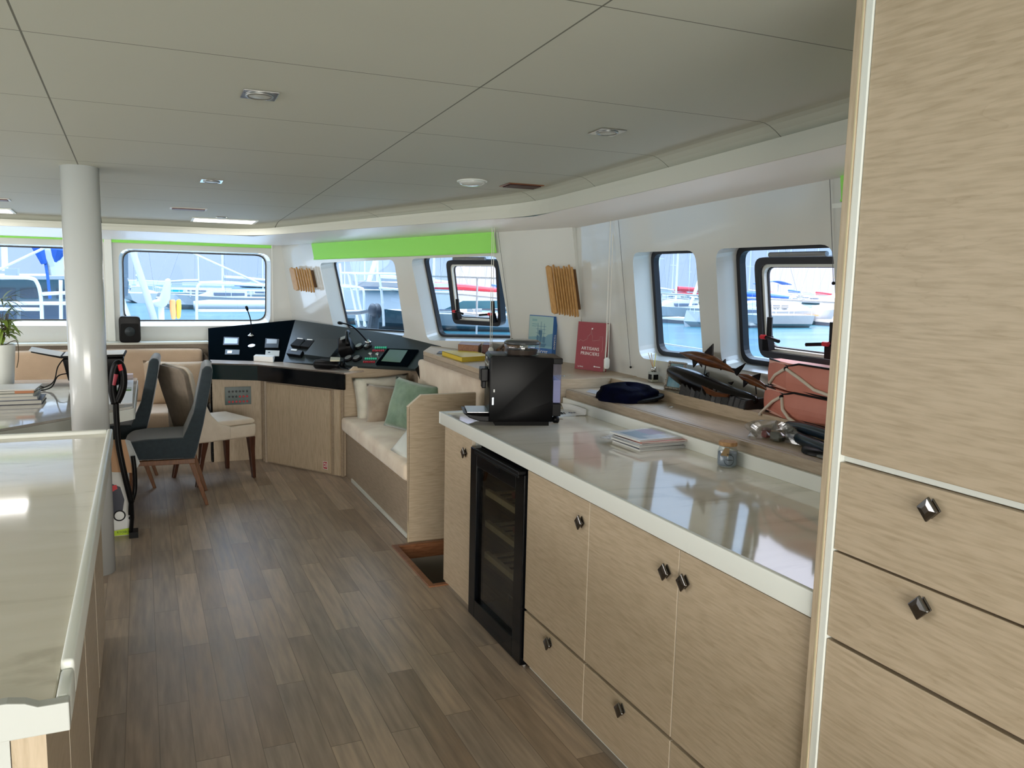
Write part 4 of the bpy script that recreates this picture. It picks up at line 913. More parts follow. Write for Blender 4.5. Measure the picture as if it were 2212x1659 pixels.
# ---------------------------------------------------------------- magazines
cols = [(.66,.68,.70),(.60,.62,.63),(.68,.68,.66),(.50,.53,.56),(.66,.66,.64),(.55,.22,.18),(.62,.66,.70)]
z = .9003
desc = ['bottom', 'second from the bottom', 'third from the bottom', 'fourth from the bottom', 'fifth from the bottom, dark spine', 'second from the top, coral cover', 'topmost, pale blue cover picture']
for i in range(7):
    h = .0075 if i in (0, 6, 2) else .0055
    rz = radians([1,-2,2,-1,3,-3,4][i]); cx, cy = 1.945+[0,.004,-.004,.006,0,.012,-.006][i], 2.890+[0,-.003,.004,0,-.006,-.012,.008][i]
    q = thing('magazine', 'white-edged magazine in the pile on the worktop, '+desc[i], 'magazine', (cx,cy,z), rz, 'magazines piled on the worktop'); KK = wmat(q)
    MB(KK.copy()).box(-.112,.112,-.105,.105,.0006,h-.0006).build('pages', mat('magazine_pages_%d' % i, (.62,.62,.60), .8), q)
    mb = MB(KK.copy()); mb.box(-.114,.114,-.107,.107,h-.0006,h); mb.box(-.114,.114,-.107,.107,0,.0006); mb.box(-.1145,-.113,-.107,.107,0,h) if i % 2 else None; mb.build('cover', mat('magazine_cover_%d' % i, cols[i] if i not in (1,4) else (.05,.06,.09), .25), q)
    if i == 6:
        KT = KK
        for (x0,x1,y0,y1,c) in ((-.09,.02,-.08,.07,(.22,.32,.42)),(.0,.09,-.02,.085,(.32,.30,.42)),(-.05,.05,-.085,-.03,(.42,.48,.55))): MB(KT.copy()).box(x0,x1,y0,y1,h,h+.0003+.0001*(x0>-.06)).build('cover_picture', mat('cover_ink', c, .3), q)
    z += h+.0002
c = onz(1314,945,.9005); m = MB(T((c.x+.02,c.y,.9005), radians(30))); m.box(-.05,.05,-.035,.035,0,.001); tag(m.build('leaflet', noisy('printed_leaflet', (.65,.64,.60), (.22,.20,.18), (1,1,1), 60, .6)), 'small printed leaflet half under the magazine pile', 'leaflet')

# ---------------------------------------------------------------- candle jar
c = (2.012, 2.455, .9005)
q = thing('candle_jar', 'glass jar of blue-grey wax with cork lid and kraft tag on the worktop', 'candle jar', c)
MB(T(c)).lathe([(.030,0),(.036,.004),(.037,.012),(.037,.060),(.033,.070),(.031,.078),(.032,.081)], n=36).build('jar', M['clearjar'], q, smooth=True)
MB(T(c)).lathe([(.028,.003),(.034,.006),(.035,.012),(.035,.054),(.03,.055)], n=36).build('wax', mat('blue_grey_wax', (.24,.28,.34), .4), q, smooth=True)
MB(T(c)).lathe([(.031,.079),(.0345,.081),(.0345,.094),(.031,.096)], n=36).build('cork_lid', noisy('cork', (.36,.19,.08), (.46,.27,.13), (1,1,1), 90, .8), q)
m = MB(T((c[0]-.028,c[1]-.028,c[2]+.06), radians(-25))); m.hexa([(-.022,0,-.012),(.008,0,-.016),(.012,0,.014),(-.006,0,.018)], [(-.022,.001,-.012),(.008,.001,-.016),(.012,.001,.014),(-.006,.001,.018)]); m.build('tag', mat('kraft_paper', (.35,.24,.13), .8), q)
m = MB(T(c)); 
fa = radians(-118)
m.tube([(c_[0],c_[1],c_[2]) for c_ in [(.0378*cos(fa+.5*sin(g)), .0378*sin(fa+.5*sin(g)), .030+.020*cos(g)) for g in [i*2*pi/24 for i in range(19)]]], .0007, 5); m.build('printed_ring', M['black'], q)
uu = Vector((-sin(fa), cos(fa), 0)); nn_ = Vector((cos(fa), sin(fa), 0))
text_mb('Cosmos', .008, frame((c[0]+.0385*nn_.x, c[1]+.0385*nn_.y, c[2]+.031), uu, (0,0,1), nn_)).build('lettering', M['black'], q)
text_mb('Bougie', .007, frame((c[0]+.0385*nn_.x, c[1]+.0385*nn_.y, c[2]+.052), uu, (0,0,1), nn_)).build('lettering', M['greypanel'], q)

# ---------------------------------------------------------------- reed diffuser, photo frame
c = (2.505, 3.70, 1.048)
q = thing('reed_diffuser', 'small glass reed diffuser with chrome neck on the ledge by the window', 'diffuser', c)
MB(T(c)).box(-.022,.022,-.022,.022,0,.055).build('bottle', M['clearjar'], q, bev=.004)
MB(T(c)).box(-.019,.019,-.019,.019,.003,.022).build('oil', mat('pale_oil', (.55,.52,.40), .2), q)
MB(T(c)).box(-.0225,-.0215,-.015,.015,.014,.042).build('label', M['black'], q)
MB(T(c)).box(-.015,.015,-.0228,-.0222,.014,.042).build('label', M['black'], q)
MB(T(c)).lathe([(.015,.055),(.0155,.080),(.012,.082)], n=20).build('neck', M['chrome'], q, smooth=True)
for i, (dx, dy, mm) in enumerate(((-.02,.03,M['honey']),(.012,.006,mat('yellow_reed', (.65,.58,.05), .6)),(-.008,.02,M['honey']))):
    m = MB(); m.tube([(c[0],c[1],c[2]+.06),(c[0]+dx,c[1]+dy,c[2]+.155)], .0018, 5); m.build('reed', mm, q)
q = thing('photo_frame', 'small silver beaded photo frame with a blue picture behind the carved whale', 'picture frame', (2.44,3.42,1.048))
F_ = frame((2.41,3.46,1.048), Vector((.28,-.96,.0)).normalized(), Vector((.22,.06,.97)).normalized(), Vector((-.93,-.27,.23)).normalized())
m = MB(F_); m.box(0,.11,0,.014,-.008,.008); m.box(0,.11,.131,.145,-.008,.008); m.box(0,.014,.014,.131,-.008,.008); m.box(.096,.11,.014,.131,-.008,.008); fr_ = m.build('frame', mat('warm_silver', (.42,.37,.32), .35, metal=.7), q, bev=.004)
for i in range(11):
    for y in (.003,.142): m = MB(F_); 
m = MB(F_)
for i in range(9): m.ball((.006+i*.0122,.007,.009), .0045, 8, 5); m.ball((.006+i*.0122,.138,.009), .0045, 8, 5)
for i in range(10): m.ball((.007,.02+i*.0118,.009), .0045, 8, 5); m.ball((.103,.02+i*.0118,.009), .0045, 8, 5)
m.build('beading', mat('warm_silver_beads', (.48,.43,.37), .3, metal=.7), fr_, smooth=True)
m = MB(F_); m.box(.014,.096,.014,.131,-.002,.001); m.build('picture', noisy('sea_photo', (.10,.28,.40), (.30,.48,.55), (1,1,1), 14, .3), q)

# ---------------------------------------------------------------- cap, papers, pencil
c = Vector((2.19, 3.47, .996)); q = thing('cap', 'navy wool cap lying on the storage deck', 'cap', c)
m = MB(T(c, radians(-25)))
def capf(u, v):
    g = u*2*pi; r = sin(v*pi*.5); lump = 1+.10*sin(3*g+1)*v+.06*sin(5*g+2.4)+.05*sin(9*v*2+g)
    return (.150*cos(g)*r*lump, .120*sin(g)*r*lump, .082*(cos(v*pi*.5))**.5*(1+.12*sin(2*g+.6)+.08*sin(7*g*1.0+5*v)*v)+.001)
m.grid(capf, 40, 14); m.build('crown', M['navy'], q, smooth=True)
m = MB(T(c, radians(-25))); m.loft([[(.07+.12*cos(g),.0+.115*sin(g),z+.018*cos(g)) for g in [i*2*pi/28 for i in range(28)]] for z in (.004,.018)]); m.build('peak', M['blackmatt'], q, bev=.003)
sheet('grey_envelope', 'grey envelope sticking out from under the navy cap', 'envelope', [(1266,847),(1293,853),(1300,846),(1275,841)], .9962, mat('grey_paper', (.42,.41,.42), .6))
sheet('paper_sheet', 'white sheets of paper on the deck behind the navy cap', 'paper', [(1440,858),(1478,853),(1470,836),(1424,838)], .9962, M['paper'], .004)
sheet('folder', 'pale orange folder on the deck beside the red pencil', 'folder', [(1444,860),(1482,857),(1474,850),(1440,852)], 1.0005, mat('pale_orange_card', (.65,.42,.32), .6), .002)
a, b = onz(1437,858,1.006), onz(1484,853,1.006)
m = MB(); m.tube([a, b], .004, 6); m.tube([b, b+(b-a).normalized()*.015], [.004,.0008], 6); tag(m.build('pencil', M['red']), 'red pencil lying on the papers by the carved whale', 'pencil')

# ---------------------------------------------------------------- carved sculpture
XS = 2.425
def sx(px, py, d=0): p = onx(px, py, XS+d); return p
q = thing('carved_sculpture', 'polished dark wood carving of a whale with two sharks above a rough base', 'sculpture', sx(1560, 880))
def fish(name, pts, m, parent, flat=.75, d=0):
    rings = []
    for (px, py, r) in pts:
        c = sx(px, py, d); r *= .00205
        nx, ny = 1, 0
        rings.append([(c.x+r*flat*cos(g), c.y, c.z+r*sin(g)) for g in [i*2*pi/16 for i in range(16)]])
    mb = MB(); mb.loft(rings); return mb.build(name, m, parent, smooth=True, sub=1)
def fin(name, pts, m, parent, d=0, th=.007):
    q1 = [sx(px, py, d) for px, py in pts]; mb = MB(); mb.hexa([v+Vector((-th/2,0,0)) for v in q1], [v+Vector((th/2,0,0)) for v in q1]); return mb.build(name, m, parent, bev=.0015)
p0 = [sx(x, y).yz for x, y in ((1487,843),(1492,862),(1520,876),(1634,896),(1650,860),(1600,838),(1540,828))]
zb = 1.0485
pl = [(p[0], max(zb, p[1])) for p in p0]
m = MB(); yb0, yb1 = p0[0][0], p0[3][0]
rn = random.Random(3); rings = []
for i in range(26):
    u = i/25; y = yb0+(yb1-yb0)*u; top = 1.048+.058+.012*sin(5*u)+rn.uniform(-.004,.004); w = .055+rn.uniform(-.006,.006)
    rings.append([(XS-w-.010*((i % 2)), y, zb), (XS+w, y, zb), (XS+w*.8, y, top), (XS-w*.8-.01*(i % 2), y, top-.008)])
m.loft(rings); bs = m.build('base', noisy('rough_black_wood', (.003,.0028,.0025), (.008,.006,.005), (1,1,1), 30, .5, .5), q)
w = fish('whale', [(1442,800,3),(1447,801,12),(1458,805,18),(1475,813,22),(1500,825,27),(1530,838,27),(1560,850,24),(1600,860,18),(1640,866,10)], M['carved'], q, .9, -.01)
fin('flipper', [(1516,832),(1545,846),(1576,852),(1572,858),(1545,857),(1528,850)], M['carvedbrown'], w, -.066, .012)
fin('dorsal_fin', [(1520,811),(1531,803),(1531,816)], M['carved'], w, 0)
fin('dorsal_fin', [(1572,826),(1585,824),(1580,832)], M['carved'], w, 0)
s1_ = fish('shark', [(1467,762,1),(1474,763,3),(1482,765,7),(1496,768,12),(1518,774,16),(1538,780,15),(1556,787,11),(1570,794,7.5),(1580,799,5),(1590,805,3)], M['carvedbrown'], q, .7)
fin('dorsal_fin', [(1522,761),(1541,742),(1540,770)], M['carved'], s1_); fin('tail_fin', [(1576,794),(1590,796),(1611,784),(1603,797),(1592,812),(1584,802)], M['carved'], s1_)
fin('pectoral_fin', [(1496,777),(1498,794),(1507,783)], M['carved'], s1_, -.015); fin('pectoral_fin', [(1508,781),(1516,794),(1516,781)], M['carved'], s1_, .01)
fin('small_fin', [(1560,782),(1567,775),(1568,788)], M['carved'], s1_); fin('small_fin', [(1553,790),(1557,800),(1562,794)], M['carved'], s1_)
m = MB(); m.tube([sx(1525,785), sx(1521,812), sx(1520,830)], .0028, 6); m.build('support_rod', M['black'], q)
s2_ = fish('shark', [(1593,809,1),(1598,811,4),(1606,815,8),(1618,819,11),(1630,824,10),(1642,830,8),(1655,838,5),(1668,848,3)], M['carvedbrown'], q, .7)
fin('dorsal_fin', [(1625,812),(1643,806),(1640,822)], M['carved'], s2_); fin('pectoral_fin', [(1606,820),(1606,837),(1618,826)], M['carved'], s2_, -.012)
m = MB(); m.tube([sx(1632,830), sx(1634,852)], .0028, 6); m.build('support_rod', M['black'], q)

# ---------------------------------------------------------------- coral bags, hose, plastic bag
def bag(lb, z0, z1, dy, seed):
    q = thing('coral_bag', lb, 'bag', (2.44, 2.4, z0))
    fp = [(2.362,2.05),(2.358,2.30),(2.366,2.560+dy),(2.425,2.735+dy),(2.485,2.735+dy),(2.490,2.05)]
    rings = []; rn = random.Random(seed)
    for i in range(7):
        u = i/6; z = z0+(z1-z0)*u; b = .010*sin(pi*u); rings.append([(x-(b if x < 2.4 else 0), y+(b if y > 2.7 else 0), z) for x, y in fp])
    m = MB(); m.loft(rings); m.build('body', M['coral'], q, bev=.004)
    m = MB(); m.loft([[(2.3655-.001+b*0,2.562+dy,z0+.004),(2.4245-.0006,2.737+dy,z0+.004),(2.426,2.736+dy,z0+.004),(2.367,2.561+dy,z0+.004)],[(2.3655-.001,2.562+dy,z1-.004),(2.4245-.0006,2.737+dy,z1-.004),(2.426,2.736+dy,z1-.004),(2.367,2.561+dy,z1-.004)]])
    m.build('end_panel', M['corallit'], q)
    m = MB(); m.tube([(2.36,2.05,z1-.002),(2.358,2.30,z1+.002),(2.363,2.5+dy,z1+.003),(2.366,2.56+dy,z1-.012),(2.39,2.62+dy,z1-.006),(2.425,2.735+dy,z1)], .0045, 6); m.tube([(2.36,2.05,z0+.004),(2.358,2.30,z0+.004),(2.366,2.5+dy,z0+.012),(2.366,2.56+dy,z0+.024),(2.39,2.62+dy,z0+.010),(2.425,2.735+dy,z0+.004)], .0045, 6); m.build('black_piping', M['black'], q, smooth=True)
    m = MB(); m.ball((2.360,2.565+dy,z1-.022), .010, 10, 7); m.build('knot', M['black'], q, smooth=True)
    if z0 > 1.1: pts2 = [(2.356,2.56+dy,z1-.024),(2.350,2.48+dy,z1-.05),(2.348,2.38,z1-.085),(2.348,2.27,z1-.10),(2.352,2.1,z1-.11)]; pts1 = [(2.356,2.57+dy,z1-.024),(2.39,2.66+dy,z1-.06),(2.41,2.71+dy,z0+.012)]
    else: pts2 = [(2.356,2.56+dy,z1-.024),(2.350,2.545+dy,z1-.07),(2.342,2.50+dy,z0+.012),(2.335,2.42+dy,z0-.01),(2.33,2.36+dy,z0-.02)]; pts1 = [(2.356,2.57+dy,z1-.024),(2.375,2.63+dy,z1-.05),(2.39,2.69+dy,z1-.09),(2.385,2.70+dy,z0+.006),(2.36,2.69+dy,z0-.006)]
    for p in (pts1, pts2):
        m = MB(); m.tube(p, .0068, 8); m.build('rope', M['ropew'], q, smooth=True)
bag('lower coral nylon bag with black piping, under the other one by the window', 1.0485, 1.158, 0, 1)
bag('upper coral nylon bag with rope handle, stacked beside the carved sculpture', 1.1625, 1.275, -.015, 2)
q = thing('ribbed_hose', 'dark ribbed hose lying in front of the coral bags', 'hose', (2.26,2.3,.996))
def hose(pts, r):
    cu = []
    for i in range(len(pts)-1):
        for k in range(26):
            a = k/26; p0, p1, p2, p3 = [Vector(pts[max(0,min(len(pts)-1,i+j))]) for j in (-1,0,1,2)]
            cu.append(.5*((2*p1)+(p2-p0)*a+(2*p0-5*p1+4*p2-p3)*a*a+(3*p1-p0-3*p2+p3)*a**3))
    m = MB(); m.tube(cu, [r*(1+.05*(i % 2)) for i in range(len(cu))], 14); return m
hose([(2.20,2.05,1.055),(2.235,2.20,1.058),(2.275,2.34,1.052),(2.315,2.46,1.035),(2.33,2.48,1.022)], .021).build('hose_run', M['hose'], q, smooth=True)
hose([(2.15,2.02,1.02),(2.19,2.18,1.02),(2.235,2.32,1.02),(2.285,2.42,1.02),(2.325,2.47,1.020)], .022).build('hose_run', M['hose'], q, smooth=True)
q = thing('plastic_bag', 'crumpled clear plastic bag with red and grey contents at the deck edge', 'plastic bag', (2.20,2.42,.997))
m = MB(T((2.205,2.415,.998), radians(20))); rn = random.Random(5)
def pb(u, v):
    g = u*2*pi; r = sin(v*pi*.5); h = 1+.28*sin(3*g+6*v)+.18*sin(7*g+2)+.10*sin(13*g+9*v); return (.050*cos(g)*r*h, .115*sin(g)*r*h, .055*cos(v*pi*.5)**.6*(1+.35*sin(4*g+5*v)))
m.grid(pb, 44, 10); m.build('film', M['plastic'], q)
B(2.19,2.215,2.45,2.48,.998,1.035).build('red_tube', mat('dull_red', (.28,.03,.04), .5), q, bev=.004); B(2.18,2.21,2.37,2.42,.998,1.030).build('grey_part', mat('grey_green_part', (.10,.11,.09), .5), q, bev=.004)
q = thing('equipment_bag', 'black equipment pouch under the hose against the tall cabinet', 'bag', (2.17,2.15,.997))
m = MB(T((2.185,2.13,.998))); m.grid(lambda u, v: (.055*cos(u*2*pi)*sin(v*pi/2)*(1+.2*sin(5*u*6.28)), .12*sin(u*2*pi)*sin(v*pi/2)*(1+.12*sin(3*u*6.28)), .024*cos(v*pi/2)**.5), 30, 8); m.build('pouch', M['black'], q, smooth=True)
m = MB(); m.box(2.125,2.16,2.03,2.12,.9985,1.006); m.build('grey_strap', mat('grey_webbing', (.15,.16,.15), .7), q)

# ---------------------------------------------------------------- upright books
def book(lb, P, Q, h, lean, th, cover, spine_side, pages=True):
    P, Q = Vector(P), Vector(Q); u = (Q-P).normalized(); n = Vector((u.y, -u.x, 0)); n = n if n.x > 0 else -n   # towards the wall
    up = (Vector((0,0,1))*cos(lean)+n*sin(lean)).normalized(); back = u.cross(up); back = back if back.dot(n) > 0 else -back
    q = thing('book', lb, 'book', P); Fm = frame(P, u, up, back); w = (Q-P).length
    m = MB(Fm); m.box(0,w,0,h,0,.0025); m.box(0,w,0,h,th-.0025,th)
    if spine_side == 'r': m.box(w-.0025,w,0,h,.0025,th-.0025)
    else: m.box(0,.0025,0,h,.0025,th-.0025)
    cv = m.build('cover', cover, q)
    m = MB(Fm); m.box(.004,w-.005,.003,h-.003,.003,th-.003); m.build('pages', M['pagegrey'], q); return q, Fm, w, cv
bl = mat('blue_cover', (.015,.10,.32), .3)
q, Fm, w, cv = book('tall blue and teal book with a sailing ship cover leaning on the wall', (2.325,4.915,1.0508), (2.392,4.695,1.0508), .295, radians(2.5), .034, bl, 'r')
def art(pts, c, zz, nm='cover_picture', par=None): 
    mb = MB(Fm); mb.hexa([(x,y,-.0004-zz) for x, y in pts], [(x,y,-zz) for x, y in pts]); return mb.build(nm, c if not isinstance(c, tuple) else mat('ink', c, .35), par or cv)
art([(.002,.085),(w-.002,.085),(w-.002,.290),(.002,.290)], (.30,.44,.42), 0, 'cover_picture')
art([(.002,.085),(w-.002,.085),(w-.002,.155),(.14,.150),(.08,.158),(.002,.150)], (.16,.32,.38), .0004)
art([(.150,.150),(.185,.175),(w-.002,.185),(w-.002,.100),(.15,.100)], (.12,.26,.34), .0006)
ship = MB(Fm)
for x in (.085,.115,.145): ship.box(x,x+.003,.11,.255-.35*abs(x-.115),-.0012,-.0008)
for y in (.15,.18,.205,.225): ship.box(.07,.165,y,y+.002,-.0014,-.001)
ship.hexa([(.06,.115,-.0012),(.175,.115,-.0012),(.16,.092,-.0012),(.075,.092,-.0012)], [(.06,.115,-.0008),(.175,.115,-.0008),(.16,.092,-.0008),(.075,.092,-.0008)])
for (x0,y0,x1,y1) in ((.08,.12,.10,.165),(.105,.12,.13,.20),(.135,.12,.16,.16),(.095,.17,.12,.20)): ship.box(x0,x1,y0,y1,-.0011,-.0007)
ship.build('ship_drawing', mat('ship_blue', (.05,.15,.24), .4), cv)
text_mb('CHARCOT', .036, Fm @ frame((w/2-.005,.055,-.0014),(1,0,0),(0,1,0),(0,0,-1)), spacing=.9).build('title', M['paper'], cv)
text_mb('CHARCOT', .020, Fm @ frame((w+.0008,.13,.017),(0,1,0),(0,0,1),(1,0,0))).build('spine_title', M['paper'], cv)
for j, (y, l) in enumerate(((.265,.045),(.258,.045),(.235,.05),(.222,.04))): art([(.03,y),(.03+l,y),(.03+l,y+.004),(.03,y+.004)], (.12,.28,.30), .0008)
rd = mat('crimson_cover', (.24,.008,.02), .45)
q, Fm, w, cv = book('crimson book with white castle outline and title, leaning on the wall', (2.378,4.355,1.0508), (2.452,4.145,1.0508), .285, radians(4.5), .028, rd, 'l')
wh = mat('white_ink', (.75,.74,.72), .5)
text_mb('ARTISANS', .0275, Fm @ frame((w*.50,.128,-.0006),(1,0,0),(0,1,0),(0,0,-1)), spacing=1.15, depth=.0007).build('title', wh, cv)
text_mb('PRINCIERS', .0275, Fm @ frame((w*.50,.098,-.0006),(1,0,0),(0,1,0),(0,0,-1)), spacing=1.15, depth=.0007).build('title', wh, cv)
text_mb('by Udevij', .011, Fm @ frame((.045,.018,-.0006),(1,0,0),(0,1,0),(0,0,-1))).build('signature', wh, cv)
m = MB(Fm); m.tube([(x,y,-.0008) for x, y in [(.014,.168),(.03,.176),(.05,.170),(.085,.186),(.086,.205),(.094,.203),(.098,.214),(.106,.212),(.110,.245),(.114,.214),(.122,.205),(.124,.176),(.178,.184),(.180,.205),(.200,.205),(.206,.13),(.200,.115)]], .0009, 5); m.build('castle_outline', mat('pale_line_ink', (.55,.30,.30), .5), cv)
m = MB(Fm); m.hexa([(.109,.240,-.001),(.120,.245,-.001),(.120,.252,-.001),(.109,.250,-.001)], [(.109,.240,-.0004),(.120,.245,-.0004),(.120,.252,-.0004),(.109,.250,-.0004)]); m.box(.150,.160,.022,.030,-.001,-.0004); m.box(.162,.200,.023,.027,-.001,-.0004); m.build('emblem', wh, cv)

# ---------------------------------------------------------------- raised shelf, far part
z = 1.0505
q = thing('yellow_book', 'large yellow hardback book lying on the raised shelf', 'book', onz(1000,775,z))
qq = [onz(x, y, z) for x, y in ((955,768),(998,782),(1058,778),(1010,763))]
m = MB(); m.hexa(qq, [v+Vector((0,0,.003)) for v in qq]); m.hexa([v+Vector((0,0,.027)) for v in qq], [v+Vector((0,0,.030)) for v in qq]); m.hexa([qq[0],qq[1],qq[1]+Vector((.004,.004,0)),qq[0]+Vector((.004,.004,0))], [v+Vector((0,0,.03)) for v in [qq[0],qq[1],qq[1]+Vector((.004,.004,0)),qq[0]+Vector((.004,.004,0))]]); m.build('cover', mat('yellow_cover', (.72,.52,.02), .4), q)
ctr = sum(qq, Vector())/4; q2 = [ctr+(v-ctr)*.965 for v in qq]; m = MB(); m.hexa([v+Vector((0,0,.003)) for v in q2], [v+Vector((0,0,.027)) for v in q2]); m.build('pages', mat('yellowish_page_edges', (.55,.42,.05), .7), q)
tag(blockthing('dark_folder', 'flat grey folder lying behind the yellow book', 'folder', [(943,765),(975,766),(985,759),(948,760)], z, .006, mat('grey_folder', (.12,.12,.13), .5)), None)
tag(blockthing('wooden_box', 'low reddish-brown wooden box behind the yellow book', 'box', [(989,766),(1033,769),(1040,763),(995,760)], z, .072, M['teak']), None)
tag(blockthing('wooden_box', 'smaller dark red wooden box right of the reddish-brown one', 'box', [(1041,769),(1058,770),(1062,764),(1045,763)], z, .078, mat('dark_red_wood', (.09,.02,.012), .4)), None)
c = onz(1108,772,z); q = thing('leather_case', 'brown rounded leather case behind the coffee machine hopper', 'case', c)
m = MB(T((c.x,c.y+.03,z), radians(-60))); m.grid(lambda u, v: (.125*(u*2-1), .045*cos(pi*v)*(1-(u*2-1)**4*.6), .004+.088*sin(pi*v)**.7*(1-(abs(u*2-1))**3*.55)), 20, 14); m.build('shell', mat('brown_leather', (.14,.065,.02), .45), q, smooth=True)
c2 = onz(1083,772,z); m = MB()
for i in range(9): m.ball((c2.x+.006*sin(i*1.7), c2.y+.01*cos(i*2.1), z+.012+i*.008), .009, 8, 5)
tag(m.build('bead_string', mat('mottled_dark_beads', (.05,.03,.02), .3), smooth=True), 'string of dark beads hanging over the brown leather case', 'beads')
m = MB(); cc = Vector(f_diag(diag_sz(715,717)[0], 1.075, -.02)); m.tube([cc, cc+Vector((-.02,-.02,.012)), cc+Vector((-.045,-.03,-.008))], [.012,.010,.004], 8); tag(m.build('black_clip', M['black']), 'small black clip at the wall below the bow side window', 'clip')

# ---------------------------------------------------------------- wooden fish-bone wall pieces
def slatpiece(lb, s0, s1, z0, z1, n, wide, dirz):
    q = thing('slatted_wall_ornament', lb, 'wall ornament', f_diag((s0+s1)/2, (z0+z1)/2), 0)
    m = MB(); m.hexa([f_diag(s0+(s1-s0)*.2, z0+(z1-z0)*.45, -.02), f_diag(s1, z0+(z1-z0)*.45, -.02), f_diag(s1, z0+(z1-z0)*.55, -.02), f_diag(s0+(s1-s0)*.2, z0+(z1-z0)*.55, -.02)], [f_diag(s0+(s1-s0)*.2, z0+(z1-z0)*.45, 0), f_diag(s1, z0+(z1-z0)*.45, 0), f_diag(s1, z0+(z1-z0)*.55, 0), f_diag(s0+(s1-s0)*.2, z0+(z1-z0)*.55, 0)]); m.build('back_rail', M['honey'], q)
    m = MB(); P_ = [(s0+.01,z0+.03),(s1-.01,z0+.03),(s1,z1-.03),(s0+.02,z1-.03)]; m.hexa([f_diag(a, b, -.014) for a, b in P_], [f_diag(a, b, -.004) for a, b in P_]); m.build('slat_shade_board', mat('dark_brown_slat_shade', (.10,.045,.012), .6) if 'dark_brown_slat_shade' not in bpy.data.materials else bpy.data.materials['dark_brown_slat_shade'], q)  # added board, its dark brown stands for the shaded sides between slats
    for i in range(n):
        u = i/(n-1); s = s1+(s0-s1)*u; zz0 = z0+dirz*.012*u+(.004 if i % 2 else 0); zz1 = z1-.010*(i % 2)+.006*sin(i)
        w = wide if i == 0 else (s1-s0)/(n-1)*.36; k = .03*(-1)
        mb = MB(); P = [(s-w*.5, zz0+.012), (s-w*.1, zz0), (s+w*.5, zz0+.012), (s+w*.5+.010, zz1-.01), (s+w*.1+.010, zz1), (s-w*.5+.010, zz1-.012)]
        mb.hexa([f_diag(a, b, -.055) for a, b in P], [f_diag(a, b, -.040) for a, b in P]); mb.build('slat', M['honey'], q, bev=.002)
a_ = diag_sz(633,577,-.04); b_ = diag_sz(680,629,-.04)
slatpiece('honey wood slatted ornament on the wall left of the green blind', b_[0], a_[0], 1.425, 1.635, 8, .075, -1)
a_ = diag_sz(1186,568,-.04); b_ = diag_sz(1250,677,-.04)
slatpiece('honey wood slatted ornament on the wall above the blue book', b_[0], a_[0]-.01, b_[1]-.005, a_[1]-.005, 10, .040, -1)

# ---------------------------------------------------------------- roller blinds, cords, wires
def blind(lb, f, s0, s1, z0, z1, o0=-.015, slope=0):
    q = thing('roller_blind', lb, 'blind', f((s0+s1)/2, z1, o0), 0, 'lime green roller blinds')
    m = MB(); m.hexa([f(s0,z0,o0),f(s1,z0+slope,o0),f(s1,z1+slope,o0),f(s0,z1,o0)], [f(s0,z0,o0+.002),f(s1,z0+slope,o0+.002),f(s1,z1+slope,o0+.002),f(s0,z1,o0+.002)]); m.build('cloth', M['green'], q)
    m = MB(); m.tube([f(s0,z0+.004,o0), f(s1,z0+slope+.004,o0)], .006, 8); m.build('bottom_bar', M['green'], q); return q
bw_ = blind('wide lime green roller blind above the two starboard bow windows', f_diag, diag_sz(1077,545)[0], diag_sz(683,560)[0], diag_sz(1077,545)[1], 1.90, -.02, diag_sz(683,560)[1]-diag_sz(1077,545)[1])
bb_ = blind('lime green roller blind strip above the bow window right of the column', f_fwd, -.28, 1.115, 1.806, 1.86, -.02, -.006)
blind('lime green roller blind strip above the bow window left of the column', f_fwd, -1.75, -.34, 1.815, 1.86, -.02, 0)
bs_ = blind('lime green roller blind just showing beside the tall cabinet', f_side, .9, 2.365, 1.905, 2.03, -.02, 0)
m = MB(); m.hexa([f_side(2.30,1.883,-.03),f_side(2.40,1.883,-.03),f_side(2.40,1.90,-.03),f_side(2.30,1.90,-.03)], [f_side(2.30,1.883,0),f_side(2.40,1.883,0),f_side(2.40,1.90,0),f_side(2.30,1.90,0)]); tag(m.build('blind_bracket', M['white']), 'small white bracket under the blind beside the tall cabinet', 'bracket')
def pull(lb, x, y, z0, z1, gap=.014):
    m = MB()
    for s in (-1, 1): m.tube([(x+s*gap*.6, y, z0+.06), (x+s*gap*.7, y, z1)], .0022, 6)
    q = m.build('pull_cord', M['cord'], lb)
    m = MB(); m.loft([[(x-.010,y-.006,z0),(x+.010,y-.006,z0),(x+.010,y+.006,z0),(x-.010,y+.006,z0)],[(x-.016,y-.008,z0+.012),(x+.016,y-.008,z0+.012),(x+.016,y+.008,z0+.012),(x-.016,y+.008,z0+.012)],[(x-.016,y-.008,z0+.055),(x+.016,y-.008,z0+.055),(x+.016,y+.008,z0+.055),(x-.016,y+.008,z0+.055)],[(x-.009,y-.005,z0+.066),(x+.009,y-.005,z0+.066),(x+.009,y+.005,z0+.066),(x-.009,y+.005,z0+.066)]]); m.build('weight', M['white'], q, bev=.003, seg=3); return q
p = ony(1310,797,4.05); pull(bs_, p.x, 4.05, p.z, 1.93)
p = ony(1060,772,4.93); pull(bw_, p.x, 4.93, p.z, 1.90, .010)
p = ony(590,706,7.83); m = MB(); m.tube([p, (p.x, 7.83, 1.83)], .004, 6); q = m.build('pull_cord', M['cord'], bb_); m = MB(); m.hexa([ony(x,y,7.82) for x,y in ((584,706),(597,706),(596,699),(589,697))], [ony(x,y,7.80) for x,y in ((584,706),(597,706),(596,699),(589,697))]); m.tube([ony(593,706,7.81), ony(598,716,7.81)], .006, 6); m.build('clip', M['white'], q)
def wire(lb, a, b):
    q = thing('guide_wire', lb, 'wire', b); m = MB(); m.tube([a, b], .0014, 5); m.build('strand', M['wire'], q)
    m = MB(); m.ball(b, .007, 8, 6); m.build('anchor', M['black'], q)
